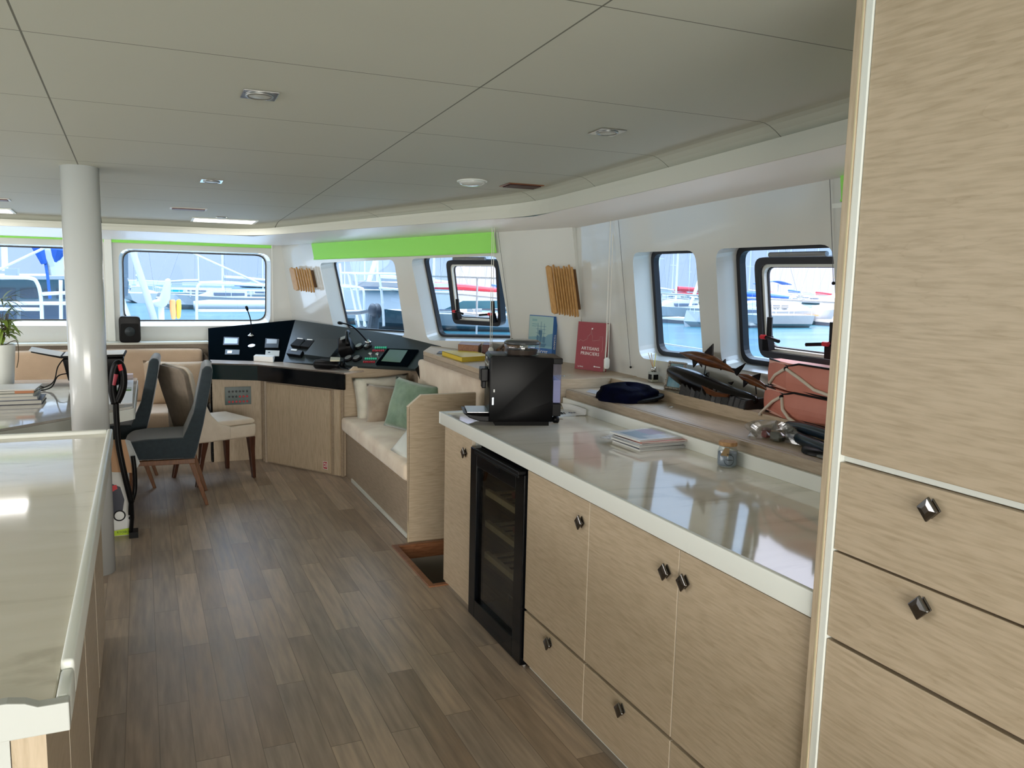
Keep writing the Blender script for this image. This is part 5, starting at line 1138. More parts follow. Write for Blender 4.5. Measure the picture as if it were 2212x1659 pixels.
wire('thin guide wire down the wall right of the crimson book', f_side(3.962,1.915,-.012), f_side(3.962,1.100,-.012))
wire('thin guide wire beside the blind near the tall cabinet', f_side(2.425,1.99,-.012), f_side(2.425,1.60,-.012))
wire('thin guide wire at the near end of the wide green blind', f_diag(diag_sz(1080,545)[0]-.02,1.89,-.012), f_diag(diag_sz(1105,735)[0]-.02,1.17,-.012))
# upright post between the bow windows
m = MB(); m.hexa([f_fwd(-.275,.945,-.03),f_fwd(-.215,.945,-.03),f_fwd(-.215,1.83,-.03),f_fwd(-.275,1.83,-.03)], [f_fwd(-.275,.945,0),f_fwd(-.215,.945,0),f_fwd(-.215,1.83,0),f_fwd(-.275,1.83,0)]); struct(m.build('trim_8', M['white'], bev=.004))

# ---------------------------------------------------------------- ceiling fittings
ca = -math.atan(.05)
def cm(x, y, d=0): return Matrix.Translation((x, y, cz(y, -d))) @ Matrix.Rotation(ca, 4, 'X')
def downlight(lb, x, y, s=.056):
    q = thing('recessed_light', lb, 'ceiling light', (x, y, cz(y)), 0, 'square recessed ceiling lights')
    m = MB(cm(x, y, .0005)); m.box(-s,s,-s,s,-.004,0); f = m.build('square_bezel', M['chrome'], q, bev=.001)
    m = MB(cm(x, y, .0046)); m.lathe([(s*.78,0),(s*.8,-.003),(s*.66,-.005),(s*.6,-.001)], n=28); m.build('ring', M['alu'], f, smooth=True)
    m = MB(cm(x, y, .0052)); m.lathe([(s*.60,-.0005),(s*.60,-.0025),(s*.2,-.004)], n=28); m.build('lens', mat('frosted_lens', (.55,.56,.52), .3), q)
downlight('square chrome recessed light, nearest one left of the long ceiling seam', .376, 2.90)
downlight('square chrome recessed light in the ceiling nearest the starboard windows', 1.695, 2.90)
downlight('square chrome recessed light in mid ceiling above the chairs', .37, 4.85)
downlight('small square recessed light near the wide green blind', 1.663, 5.62, .045)
downlight('tiny recessed light beside the bow skylight', .569, 6.62, .040)
q = thing('dome_light', 'round glass dome fitting on the ceiling by the wooden vent', 'ceiling light', (1.657,4.258,cz(4.258)))
m = MB(cm(1.657,4.258)); m.lathe([(.082,0),(.083,-.004),(.076,-.006)], n=36); m.build('rim', M['white'], q, smooth=True)
m = MB(cm(1.657,4.258)); m.lathe([(.074,-.004),(.068,-.016),(.05,-.026),(.02,-.030),(.005,-.031)], n=36); m.build('glass_dome', mat('ribbed_dome_glass', (.55,.56,.53), .12, coat=.5), q, smooth=True)
def vent(lb, x0, x1, y0, y1, mm, inner):
    q = thing('air_vent', lb, 'vent', ((x0+x1)/2, (y0+y1)/2, cz((y0+y1)/2)), 0, 'slim ceiling air vents')
    Mx = cm((x0+x1)/2, (y0+y1)/2); a, b = (x1-x0)/2, (y1-y0)/2; t_ = .014
    m = MB(Mx); m.box(-a,a,-b,-b+t_,-.005,0); m.box(-a,a,b-t_,b,-.005,0); m.box(-a,-a+t_,-b+t_,b-t_,-.005,0); m.box(a-t_,a,-b+t_,b-t_,-.005,0); m.build('frame', mm, q, bev=.002)
    m = MB(Mx); 
    for i in range(4): m.box(-a+t_,a-t_,-b+t_+i*(2*b-2*t_)/4+.001,-b+t_+i*(2*b-2*t_)/4+.020,-.010,-.001)
    m.build('louvre', inner, q)
vent('slim reddish wood air vent in the ceiling beside the dome light', 1.86, 2.075, 4.22, 4.36, M['teak'], mat('dark_red_slot', (.05,.012,.008), .5))
vent('slim brown air vent in the ceiling above the settee', .20, .437, 6.14, 6.24, mat('white_frame', (.62,.60,.57), .4), mat('brown_slot', (.10,.025,.015), .5))
vent('slim brown air vent in the ceiling at the left edge', -.98, -.74, 6.14, 6.24, mat('white_frame_b', (.62,.60,.57), .4), mat('brown_slot_b', (.10,.025,.015), .5))
def skylight(lb, x0, x1, y0, y1):
    q = thing('ceiling_skylight', lb, 'skylight', ((x0+x1)/2, (y0+y1)/2, cz((y0+y1)/2)), 0, 'bright ceiling skylights')
    Mx = cm((x0+x1)/2, (y0+y1)/2); a, b = (x1-x0)/2, (y1-y0)/2; t_ = .02
    m = MB(Mx); m.box(-a,a,-b,-b+t_,-.008,-.0005); m.box(-a,a,b-t_,b,-.008,-.0005); m.box(-a,-a+t_,-b+t_,b-t_,-.008,-.0005); m.box(a-t_,a,-b+t_,b-t_,-.008,-.0005); m.build('frame', M['white'], q, bev=.002)
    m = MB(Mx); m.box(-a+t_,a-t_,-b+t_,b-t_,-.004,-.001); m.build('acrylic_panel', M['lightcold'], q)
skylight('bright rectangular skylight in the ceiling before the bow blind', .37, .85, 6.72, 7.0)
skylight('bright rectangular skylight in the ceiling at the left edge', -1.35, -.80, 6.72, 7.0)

# ---------------------------------------------------------------- on the port side: speaker, table things, vacuum, carton
c = (-.098, 7.90, .946); q = thing('loudspeaker', 'small black loudspeaker standing on the sill between the bow windows', 'speaker', c)
pr_ = rounded(rect(-.085,.085,0,.225), .035, 5)
m = MB(T(c)); m.hexa([(x,-.055,z) for x, z in pr_], [(x,.055,z) for x, z in pr_]); m.build('cabinet', M['black'], q, bev=.006, seg=3)
pr2 = rounded(rect(-.072,.072,.015,.165), .02, 4); m = MB(T(c)); m.hexa([(x,-.0575,z) for x, z in pr2], [(x,-.055,z) for x, z in pr2]); m.build('grille', M['blackmatt'], q)
m = MB(T(c)); m.lathe([(.042,-.0576),(.040,-.061),(.012,-.0585),(.006,-.063)], (0,0,.095), 28, 'y'); m.build('cone', M['greypanel'], q, smooth=True)
TZ = .7505
def tblock(name, lb, x0, x1, y0, y1, z0, z1, m, cat, rz=0, bev=.002, group=None):
    c = ((x0+x1)/2, (y0+y1)/2, z0); o = MB(T(c, rz)).box(-(x1-x0)/2,(x1-x0)/2,-(y1-y0)/2,(y1-y0)/2,0,z1-z0).build(name, m, bev=bev); return tag(o, lb, cat, group)
bk = [(.027, (.012,.015,.05), 'thick navy hardback at the bottom of the book pile on the table'),(.022, (.30,.32,.36), 'grey paperback second from the bottom of the pile on the table'),(.018, (.42,.43,.40), 'pale grey book in the middle of the pile on the table'),(.019, (.06,.07,.04), 'dark green book with orange corner near the top of the table pile'),(.009, (.66,.66,.64), 'thin white booklet topmost of the pile on the table')]
z = TZ
for i, (h, c, lb) in enumerate(bk):
    rz = radians([0,1.5,-2,3,-3][i]); x1 = [-.575,-.60,-.612,-.625,-.60][i]; cx, cy = x1-.19, 5.86
    q = thing('book', lb, 'book', (cx,cy,z), rz, 'books piled on the saloon table'); KK = wmat(q)
    mb = MB(KK.copy()); mb.box(-.19,.19,-.13,.13,0,.003); mb.box(-.19,.19,-.13,.13,h-.003,h); mb.box(-.19,-.187,-.13,.13,.003,h-.003); mb.build('cover', mat('book_cover_%d' % i, c, .4), q)
    mb = MB(KK.copy()); mb.box(-.187,.185,-.127,.127,.003,h-.003); mb.build('pages', M['pagegrey'], q)
    if i == 3: mb = MB(KK.copy()); mb.box(.09,.1905,-.1305,-.06,.001,h+.0004); mb.build('orange_corner', mat('orange_print', (.55,.22,.10), .5), q)
    z += h+.0003
# black tub with papers
q = thing('black_tub', 'black tapered tub standing on the table, half hidden by the column', 'tub', (-.30,6.60,TZ))
m = MB(); m.loft([[(-.44,6.50,TZ),(-.17,6.50,TZ),(-.17,6.72,TZ),(-.44,6.72,TZ)],[(-.485,6.47,TZ+.05),(-.145,6.47,TZ+.05),(-.145,6.75,TZ+.05),(-.485,6.75,TZ+.05)],[(-.515,6.45,TZ+.205),(-.125,6.45,TZ+.205),(-.125,6.77,TZ+.205),(-.515,6.77,TZ+.205)]]); m.build('body', M['black'], q, bev=.012, seg=3)
q = thing('open_laptop_sleeve', 'open black folder with white sheets lying across the black tub', 'folder', (-.33,6.6,TZ+.207))
m = MB(); m.hexa([(-.52,6.45,TZ+.207),(-.12,6.44,TZ+.215),(-.11,6.78,TZ+.215),(-.52,6.78,TZ+.207)], [(-.52,6.45,TZ+.222),(-.12,6.44,TZ+.228),(-.11,6.78,TZ+.228),(-.52,6.78,TZ+.222)]); m.hexa([(-.52,6.45,TZ+.207),(-.52,6.78,TZ+.207),(-.72,6.80,TZ+.25),(-.70,6.46,TZ+.25)], [(-.52,6.45,TZ+.219),(-.52,6.78,TZ+.219),(-.72,6.80,TZ+.258),(-.70,6.46,TZ+.258)]); m.build('cover', M['blackmatt'], q)
m = MB(); m.hexa([(-.51,6.46,TZ+.2225),(-.13,6.45,TZ+.2290),(-.12,6.77,TZ+.2290),(-.51,6.77,TZ+.2225)], [(-.51,6.46,TZ+.2255),(-.13,6.45,TZ+.232),(-.12,6.77,TZ+.232),(-.51,6.77,TZ+.2255)]); m.hexa([(-.525,6.46,TZ+.221),(-.525,6.77,TZ+.221),(-.73,6.80,TZ+.2595),(-.715,6.47,TZ+.2595)], [(-.525,6.46,TZ+.2225),(-.525,6.77,TZ+.2225),(-.73,6.80,TZ+.2615),(-.715,6.47,TZ+.2615)]); m.build('sheets', M['paper'], q)
q = thing('charger_cable', 'tangle of black charger cables with a plug lying on the table', 'cable', (-.6,6.5,TZ))
def cub(pts, n=10):
    cu = []
    for i in range(len(pts)-1):
        for k in range(n):
            a = k/n; p0, p1, p2, p3 = [Vector(pts[max(0,min(len(pts)-1,i+j))]) for j in (-1,0,1,2)]
            cu.append(.5*((2*p1)+(p2-p0)*a+(2*p0-5*p1+4*p2-p3)*a*a+(3*p1-p0-3*p2+p3)*a**3))
    return cu+[Vector(pts[-1])]
m = MB(); m.tube(cub([(-.50,6.46,TZ+.21),(-.54,6.42,TZ+.15),(-.57,6.40,TZ+.05),(-.66,6.42,TZ+.006),(-.78,6.45,TZ+.02),(-.86,6.50,TZ+.006),(-.92,6.48,TZ+.012)]), .004, 6); m.tube(cub([(-.485,6.47,TZ+.10),(-.54,6.40,TZ+.09),(-.58,6.36,TZ+.02),(-.66,6.30,TZ+.006),(-.72,6.36,TZ+.01),(-.80,6.40,TZ+.006)]), .004, 6); m.tube(cub([(-.92,6.52,TZ+.006),(-.84,6.44,TZ+.02),(-.76,6.50,TZ+.006),(-.70,6.46,TZ+.02),(-.64,6.50,TZ+.006)]), .0035, 6); m.build('cable', M['black'], q, smooth=True)
m = MB(T((-.68,6.36,TZ), .4)); m.box(-.03,.03,-.02,.02,0,.03); m.build('plug', M['black'], q, bev=.005)
tblock('tissue_box', 'small pink and white packet at the back right of the table', -.125, -.075, 6.86, 6.93, TZ, TZ+.035, mat('pink_white_card', (.62,.50,.50), .5), 'box')
q = thing('folded_cloth', 'white folded cloth with a green and black printed band on the table', 'cloth', (-.16,6.0,TZ))
m = MB(); m.box(-.27,-.072,5.62,6.75,TZ,TZ+.004); m.build('cloth', mat('white_cloth', (.66,.68,.72), .6), q); m = MB(); m.box(-.27,-.082,6.18,6.30,TZ+.004,TZ+.012); m.build('printed_box', mat('grey_green_box', (.25,.28,.24), .5), q); m = MB(); m.box(-.27,-.084,6.170,6.18,TZ+.0,TZ+.013); m.build('label', mat('green_label', (.05,.14,.03), .5), q)
# plant in a tall white pot
c = (-.905, 6.75, TZ); q = thing('potted_plant', 'leafy green plant in a tall white pot at the left edge of the table', 'potted plant', c)
MB(T(c)).lathe([(.055,0),(.062,.01),(.080,.27),(.082,.285),(.074,.285),(.070,.26)], n=32).build('pot', M['white'], q, smooth=True)
MB(T(c)).lathe([(.071,.258),(.071,.262),(.01,.268)], n=24).build('soil', mat('dark_soil', (.03,.02,.015), .9), q)
rn = random.Random(11); mA = mat('bright_yellow_green_leaf', (.17,.26,.03), .45); mB_ = mat('grey_green_leaf', (.10,.16,.10), .45)
def leafblade(M4, L, wd, droop, n=6):
    mb = MB(M4); vs = []; 
    for i in range(n+1):
        u = i/n; w = wd*sin(pi*min(1, u*.9+.08))**.8*(1-u*.3); x = L*u; z = L*.55*u-droop*u*u; vs += [(x,-w,z),(x,0,z-w*.35),(x,w,z)]
    mb.add(vs, [(i*3+j,(i+1)*3+j,(i+1)*3+j+1,i*3+j+1) for i in range(n) for j in (0,1)]); return mb
lf1, lf2 = MB(), MB()
for i in range(110):
    g = rn.uniform(0, 2*pi); h = rn.uniform(.33,.62); up = h > .46; L = rn.uniform(.10,.17) if up else rn.uniform(.05,.09)
    r0 = rn.uniform(0,.07); M4 = T((c[0]+r0*cos(g), c[1]+r0*sin(g), c[2]+h), g, 0, rn.uniform(-.5,.3)); b_ = leafblade(M4, L, (.008 if up else .024), rn.uniform(.05,.13))
    (lf1 if up else lf2).add(b_.v, b_.f)
tag(lf1.build('long_leaves', mB_, q, smooth=True), kind='stuff'); tag(lf2.build('round_leaves', mA, q, smooth=True), kind='stuff')
m = MB()
for i in range(9):
    g = i*.7; m.tube(cub([(c[0],c[1],c[2]+.26),(c[0]+.02*cos(g),c[1]+.02*sin(g),c[2]+.36),(c[0]+.05*cos(g),c[1]+.05*sin(g),c[2]+.50)], 4), .003, 5)
m.tube(cub([(c[0],c[1],c[2]+.27),(c[0]+.09,c[1]-.02,c[2]+.31),(c[0]+.10,c[1]-.03,c[2]+.20),(c[0]+.085,c[1]-.03,c[2]+.12)], 5), .003, 5); m.build('stems', mat('brown_stem', (.08,.06,.03), .7), q)
c = (-.80, 5.12, TZ); q = thing('glass_bowl', 'clear glass bowl near the front left corner of the table', 'bowl', c)
MB(T(c)).lathe([(.03,0),(.05,.01),(.075,.05),(.078,.075),(.075,.075),(.070,.05),(.046,.014)], n=28).build('bowl', M['clearjar'], q, smooth=True)
# carton with the pressure washer picture
q = thing('printed_carton', 'upright printed carton with a wheeled machine picture, open flap, behind the column', 'carton', (-.26,5.42,0))
m = MB(); m.box(-.42,-.105,5.295,5.62,0,.40); cb_ = m.build('carton', mat('white_printed_card', (.55,.55,.53), .5), q)
m = MB(); m.hexa([(-.20,5.27,.40),(-.075,5.27,.385),(-.115,5.285,.585),(-.215,5.285,.59)], [(-.20,5.275,.40),(-.075,5.275,.385),(-.115,5.29,.585),(-.215,5.29,.59)]); m.build('flap', mat('brown_cardboard', (.42,.24,.13), .7), q)
m = MB(); m.hexa([(-.115,5.29,.585),(-.075,5.275,.385),(-.04,5.36,.42),(-.09,5.37,.56)], [(-.113,5.295,.585),(-.073,5.28,.385),(-.038,5.365,.42),(-.088,5.375,.56)]); m.build('flap', mat('white_card_back', (.5,.5,.48), .6), q)
def cb(pts, mm, nm, y=5.2945, th=.0008): 
    mb = MB(); mb.hexa([(x,y-th,z) for x, z in pts], [(x,y,z) for x, z in pts]); return mb.build(nm, mm, cb_)
cb([(-.42,.03),(-.105,.045),(-.105,.13),(-.16,.10),(-.42,.085)], mat('pale_print', (.68,.70,.70), .4), 'print')
cb([(-.42,.003),(-.105,.003),(-.105,.045),(-.18,.035),(-.42,.02)], mat('lime_print', (.42,.60,.02), .4), 'print', 5.2938)
cb([(-.24,.115),(-.145,.135),(-.130,.22),(-.150,.30),(-.21,.33),(-.24,.28)], mat('navy_print', (.015,.017,.035), .3), 'machine_picture', 5.2938)
cb([(-.20,.27),(-.165,.29),(-.17,.315),(-.20,.31)], M['red'], 'machine_picture', 5.2930)
m = MB(); m.lathe([(.034,5.2928),(.034,5.2921),(.02,5.2921)], (-.160,0,.125), 22, 'y'); m.build('wheel_picture', M['black'], cb_); m = MB(); m.lathe([(.026,5.2919),(.026,5.2912)], (-.160,0,.125), 22, 'y'); m.build('wheel_picture', M['alu'], cb_)
text_mb('RYOBI', .020, frame((-.150,5.2925,.022),(1,0,0),(0,0,1),(0,-1,0))).build('lettering', mat('dark_green_ink', (.04,.10,.01), .5), cb_)
# stick vacuum
q = thing('stick_vacuum', 'black stick vacuum with red grip leaning between column and chair', 'vacuum cleaner', (-.12,5.24,0))
def vp(x, y, Y=5.20): return ony(x, y, Y)
m = MB(); m.tube(cub([vp(250,868), vp(252,910), vp(256,960), vp(268,1020), vp(284,1085,5.22)], 6), .017, 10); m.build('tube', M['black'], q, smooth=True)
m = MB(); m.tube(cub([vp(249,872), vp(243,840), vp(247,800), vp(256,785), vp(264,800), vp(266,830), vp(260,852), vp(252,868)], 6), [.023]*43, 10); m.build('handle', M['black'], q, smooth=True)
m = MB(); m.tube([vp(258,787,5.185), vp(262,800,5.185)], .0125, 10); m.build('red_grip', M['red'], q); m = MB(); m.tube([vp(246,832,5.18), vp(251,808,5.18)], [.009,.012], 10); m.build('red_trigger', mat('dull_red_grip', (.32,.03,.05), .4), q)
m = MB(); m.tube(cub([vp(284,1085,5.22), vp(291,1060,5.25), vp(291,1020,5.25), vp(287,985,5.25)], 6), .013, 10); m.build('hose', M['black'], q, smooth=True)
m = MB(); m.tube([vp(281,1085,5.23), vp(280,1112,5.235)], .008, 8); m.ball(vp(281,1119,5.235), .009, 10, 6); m.build('wall_hook', M['black'], q)
a = vp(284,1085,5.22); m = MB(); m.tube([a, (a.x+.0,a.y+.02,.12), (a.x-.01,a.y+.03,.03)], .012, 8); m.box(a.x-.02,a.x+.03,a.y+.0,a.y+.09,0,.035); m.build('floor_nozzle', M['black'], q)
# ---------------------------------------------------------------- outside: water, marina
wa = -math.atan(.0162)
m = MB(Matrix.Rotation(wa,4,'X')); m.grid(lambda u, v: ((u-.5)*3000, -400+v*3400, -1.3), 4, 4)
wm = noisy('teal_sea_water', (.015,.085,.115), (.035,.12,.15), (.25,1,1), .5, .22, .35, 6, .4, .6, spec=.25); 
tag(m.build('sea', wm, fix=False), 'rippled teal harbour water seen through all the windows', 'water')
bpy.data.objects['sea']['kind'] = 'stuff'
ow = mat('boat_white', (.38,.40,.42), .45); odk = mat('own_deck_white', (.75,.75,.74), .5); og = mat('boat_window_grey', (.10,.13,.18), .15); om = mat('mast_aluminium', (.62,.66,.70), .35); obl = mat('sail_cover_blue', (.03,.12,.50), .6); orr = mat('sail_cover_red', (.50,.03,.05), .6)
owd = mat('pontoon_deck', (.50,.48,.44), .7); ocr = mat('furled_sail_cream', (.66,.64,.56), .7)
def wz(y): return -1.3-.0162*y
def sailboat(lb, px, py, L, head, cover, mast=1.35, hull=ow, sail=None, group=None, lean=0):
    p = onwater(px, py); K = T((p.x, p.y, wz(p.y)-.05), head); q = thing('sailboat', lb, 'boat', (p.x, p.y, wz(p.y)), head, group)
    k = lambda: MB(K.copy()); b = L*.155; h = L*.10
    def sec(u):
        x = (u-.5)*L; w = b*(1-max(0,(u-.55)/.45)**2.2)*(1-.25*max(0,(.3-u)/.3)); z1 = h*(1+.22*max(0,u-.5)*2)
        return [(x, -w, z1), (x+.02*L*(u>.9), -w*.8, z1*.35), (x, -.02, -.3), (x, .02, -.3), (x+.02*L*(u>.9), w*.8, z1*.35), (x, w, z1)]
    m = k(); m.loft([sec(i/12*.995) for i in range(13)]); m.build('hull', hull, q, smooth=False)
    m = k(); m.loft([[(x,-b*.55*s,h*.98),(x,-b*.42*s,h*1.55*z),(x,b*.42*s,h*1.55*z),(x,b*.55*s,h*.98)] for x, s, z in ((-.12*L,1,.98),(.12*L,.9,1),(.26*L,.35,.70))]); m.build('cabin', ow, q)
    m = k(); m.box(-.10*L,.13*L,-b*.53,b*.53,h*1.18,h*1.36); m.build('cabin_windows', og, q)
    m = k(); H = L*mast; m.tube([(.06*L,0,h),(.06*L,0,H)], [.010*L*.9,.006*L], 8); m.tube([(.06*L,-b*.6,h+H*.42),(.06*L,b*.6,h+H*.42)], .0025*L, 5); m.build('mast', om, q)
    m = k(); m.tube([(.05*L,0,h*2.1),(-.36*L,0,h*2.15)], .008*L, 6); m.tube([(.05*L,0,h*2.5),(-.12*L,0,h*2.45),(-.34*L,0,h*2.3)], [.020*L,.018*L,.011*L], 8); m.build('boom_sail_cover', cover, q)
    m = k()
    for e in ((.49*L,0,h*1.2),(-.48*L,0,h),(.04*L,b*.95,h),(.04*L,-b*.95,h)): m.tube([e, (.06*L,0,H*.98)], .0014*L, 4)
    m.build('rigging', mat('rigging_grey', (.25,.28,.34), .4, metal=.3) if 'rigging_grey' not in bpy.data.materials else bpy.data.materials['rigging_grey'], q)
    m = k(); 
    for sgn in (-1,1):
        m.tube([((u-.5)*L, sgn*b*(1-max(0,(u-.55)/.45)**2.2)*.97, h*1.55) for u in (.05,.3,.6,.85,.97)], .0022*L, 4)
        for u in (.05,.2,.35,.5,.65,.8,.95): w = sgn*b*(1-max(0,(u-.55)/.45)**2.2)*.97; m.tube([((u-.5)*L,w,h*.98),((u-.5)*L,w,h*1.55)], .002*L, 4)
    m.build('guard_rail', om, q)
    if sail: m = k(); m.tube([(.47*L,0,h*1.5),(.27*L,0,H*.5),(.07*L,0,H*.93)], [.012*L,.020*L,.006*L], 8); m.build('furled_foresail', sail, q)
    return q
G1 = 'sailboats moored across the harbour'
sailboat('white sailboat across the harbour right of the far bow window', 500, 668, 14, radians(175), ow, group=G1)
sailboat('white sailboat with red sail cover seen through the narrow side window', 1470, 690, 12.5, radians(185), orr, 1.5, sail=ocr, group=G1)
sailboat('white sailboat with blue sail cover left of the hatch in the side window', 1612, 706, 11, radians(170), obl, 1.5, sail=ocr, group=G1)
sailboat('white sailboat with cream furled sail beyond the bow side window', 840, 700, 14, radians(160), ow, 1.4, sail=ocr, group=G1)
sailboat('white sailboat with blue cover seen in the bow hatch opening', 1010, 664, 12, radians(190), obl, 1.4, group=G1)
sailboat('pale sailboat hull with heavy furled sail left of the bow hatch', 958, 712, 12, radians(150), orr, 1.5, sail=ocr, group=G1)
sailboat('distant white sailboat behind the helm seat in the bow window', 420, 648, 13, radians(10), ow, 1.6, group=G1)
sailboat('distant white sailboat at the right end of the bow window', 560, 650, 12, radians(20), obl, 1.7, sail=ocr, group=G1)
def masts(lb, pxs, d):
    for i, px in enumerate(pxs):
        q = sailboat(lb, px, 640+d-(i%3)*5, 11+((i*7) % 4), radians(80+((i*37) % 30)), [ow, obl, ow, orr][i % 4], 1.45+.1*(i % 3), group='far row of sailboats behind the pontoons')
masts('moored sailboat in the far row of masts behind the pontoons', [745, 790, 905, 985, 1040, 1065, 1425, 1455, 1490, 1525, 1620, 1655, 1680, 1705, 1735, 1765, 1795], 18)
# motor yacht in the hatch opening
def motor_yacht(lb, px, py, L, head, top=None, tint=ow):
    p = onwater(px, py); K = T((p.x, p.y, wz(p.y)-.05), head); q = thing('motor_yacht', lb, 'boat', (p.x, p.y, wz(p.y)), head); k = lambda: MB(K.copy()); b = L*.16; h = L*.13
    def sec(u):
        x = (u-.5)*L; w = b*(1-max(0,(u-.5)/.5)**2.5); z1 = h*(1+.35*max(0,u-.4)); f_ = .06*L*max(0,u-.6)/.4
        return [(x+f_,-w,z1),(x,-w*.82,z1*.3),(x-f_*.3,-.02,-.3),(x-f_*.3,.02,-.3),(x,w*.82,z1*.3),(x+f_,w,z1)]
    m = k(); m.loft([sec(i/12*.995) for i in range(13)]); m.build('hull', tint, q)
    m = k(); m.box(-.3*L,.28*L,-b*1.0,b*1.0,h*.72,h*.82); m.build('rub_rail', mat('dull_gold_stripe', (.35,.25,.12), .5), q)
    m = k(); m.loft([[(x,-w,h),(x,-w*.85,h+z),(x,w*.85,h+z),(x,w,h)] for x, w, z in ((-.42*L,b*.85,h*.55),(-.10*L,b*.85,h*.95),(.02*L,b*.8,h*.95),(.20*L,b*.6,h*.35),(.32*L,b*.3,h*.12))]); m.build('deckhouse', ow, q)
    for i in range(4): m = k(); m.box(-.34*L+i*.085*L,-.28*L+i*.085*L,-b*.9,b*.9,h*1.25,h*1.45); m.build('window', og, q)
    m = k(); m.box(-.20*L,-.02*L,-b*.6,b*.6,h*1.95,h*2.35); m.build('flybridge', ow, q)
    m = k()
    for x in (-.24*L,-.02*L):
        for s in (-1,1): m.tube([(x,s*b*.5,h*1.9),(x-.01*L,s*b*.5,h*2.95)], .003*L, 5)
    m.build('awning_frame', om, q)
    m = k(); m.grid(lambda u, v: (-.28*L+.30*L*u, -b*.6+1.2*b*v, h*2.95+.06*h*sin(pi*u)*4+.02), 8, 4); o = m.build('awning', top or obl, q); s_ = o.modifiers.new('s','SOLIDIFY'); s_.thickness = .05
    m = k(); m.tube([(.0*L+i*.045*L, 0, h*1.9-.10*h*i) if False else (.05*L+i*.06*L, -b*(1-max(0,(.05+i*.06)/.5)**2.5), h*1.35+h*.04*i) for i in range(8)], .002*L, 4); m.build('guard_rail', om, q)
    return q
motor_yacht('white motor yacht with blue awning framed by the side window hatch', 1690, 700, 9.5, radians(-15))
motor_yacht('cream and tan motor yacht behind, at the right of the side window hatch', 1850, 690, 12, radians(14), mat('tan_awning', (.50,.33,.22), .7), mat('cream_hull', (.72,.60,.50), .4))
motor_yacht('distant white flybridge yacht at the right of the far bow window', 555, 622, 22, radians(175))
# pontoons
def pontoon(lb, a, b, w=2.2, gr='floating pontoons'):
    p, r = onwater(*a), onwater(*b); d = (r-p); L = d.length; q = thing('pontoon', lb, 'pontoon', p, 0, gr); K = T(((p.x+r.x)/2,(p.y+r.y)/2,wz((p.y+r.y)/2)), math.atan2(d.y, d.x))
    MB(K).box(-L/2,L/2,0,w,.25,.45).build('deck', owd, q); MB(K).box(-L/2,L/2,.02,w-.02,-.1,.25).build('float', mat('pontoon_side', (.06,.07,.09), .6) if 'pontoon_side' not in bpy.data.materials else bpy.data.materials['pontoon_side'], q)
pontoon('low pontoon behind the helm seat in the bow window', (300,648), (470,652)); pontoon('long pontoon below the motor boats in the side windows', (1430,697), (1620,708)); pontoon('pontoon with yellow edge at the right of the side window', (1760,702), (1900,712)); pontoon('grey pontoon across the bow hatch opening', (985,668), (1100,672))
p0, p1 = onwater(455,676), onwater(600,680)
q = thing('inflatable_tender', 'pale inflatable pontoon boat beyond the bow rail', 'boat', onwater(520,672)); c = onwater(520,672)
m = MB(T((c.x,c.y,wz(c.y)+.35))); m.tube([(-4.5,0,.15),(-3,0,.2),(3,0,.2),(4,.2,.3)], [.45,.55,.55,.3], 14); m.tube([(-4.5,1.8,.15),(-3,1.8,.2),(3,1.8,.2),(4,1.2,.3)], [.45,.55,.55,.3], 14); m.build('tubes', ow, q, smooth=True)
q = thing('fishing_boat', 'small turquoise workboat by the far pontoon in the bow window', 'boat', onwater(385,640)); c = onwater(385,640)
K = T((c.x,c.y,wz(c.y))); m = MB(K); m.loft([[(-3.0,-1.3,1.3),(-2.8,-1,-.2),(2.6,-1,-.2),(3.4,-1.2,1.6)],[(-3.0,1.3,1.3),(-2.8,1,-.2),(2.6,1,-.2),(3.4,1.2,1.6)]]); m.build('hull', mat('turquoise_paint', (.03,.45,.48), .4), q); m = MB(K); m.box(-1.2,.8,-.9,.9,1.3,3.0); m.build('wheelhouse', ow, q)
q = thing('breakwater', 'long low breakwater with pale surf on the horizon', 'breakwater', (0,700,-12)); 
m = MB(T((60,900,wz(900)))); rn = random.Random(2); top = [(-380+i*12, 1.5+rn.uniform(0,1.5)+2*math.exp(-((i-30)/12)**2)) for i in range(64)]
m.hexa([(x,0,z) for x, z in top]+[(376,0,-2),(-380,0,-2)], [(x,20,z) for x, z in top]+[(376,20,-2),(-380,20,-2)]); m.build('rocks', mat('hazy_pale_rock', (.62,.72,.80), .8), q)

# ---------------------------------------------------------------- own foredeck with rails, pedestal seat, life vests, neighbour catamaran
t = thing('foredeck', 'white foredeck of the catamaran just outside the bow windows', 'deck', (0,9,0.6))
m = MB(); m.prism([(-3.5,8.25),(1.9,8.25),(3.0,4.2),(3.0,-2),(3.4,-2),(3.4,5.2),(2.4,10.4),(1.0,11.5),(-3.5,11.5)], .50, .62); m.build('deck_plate', odk, t)
m = MB(); m.loft([[(-.35,10.2,.62),(.02,10.2,.62),(.02,11.2,.62),(-.35,11.2,.62)],[(-.33,10.25,.95),(-.12,10.25,1.0),(-.12,11.1,1.0),(-.33,11.1,.95)],[(-.31,10.3,1.28),(-.20,10.3,1.28),(-.20,11.0,1.28),(-.31,11.0,1.28)]]); m.build('deck_moulding', ow, t, bev=.05, seg=3)
m = MB(); m.box(2.62,2.75,6.1,6.9,.62,.66); m.build('cleat_pad', ow, t)
def rail(lb, paths, r=.019, m=None):
    q = thing('guard_rail', lb, 'railing', paths[0][0], 0, 'stainless guard rails on the foredeck')
    for p in paths: mb = MB(); mb.tube(cub([tuple(x) for x in p], 5), r, 8); mb.build('rail_tube', m or mat('bright_rail', (.42,.44,.46), .35) if 'bright_rail' not in bpy.data.materials else bpy.data.materials['bright_rail'], q, smooth=True)
Y = 11.2
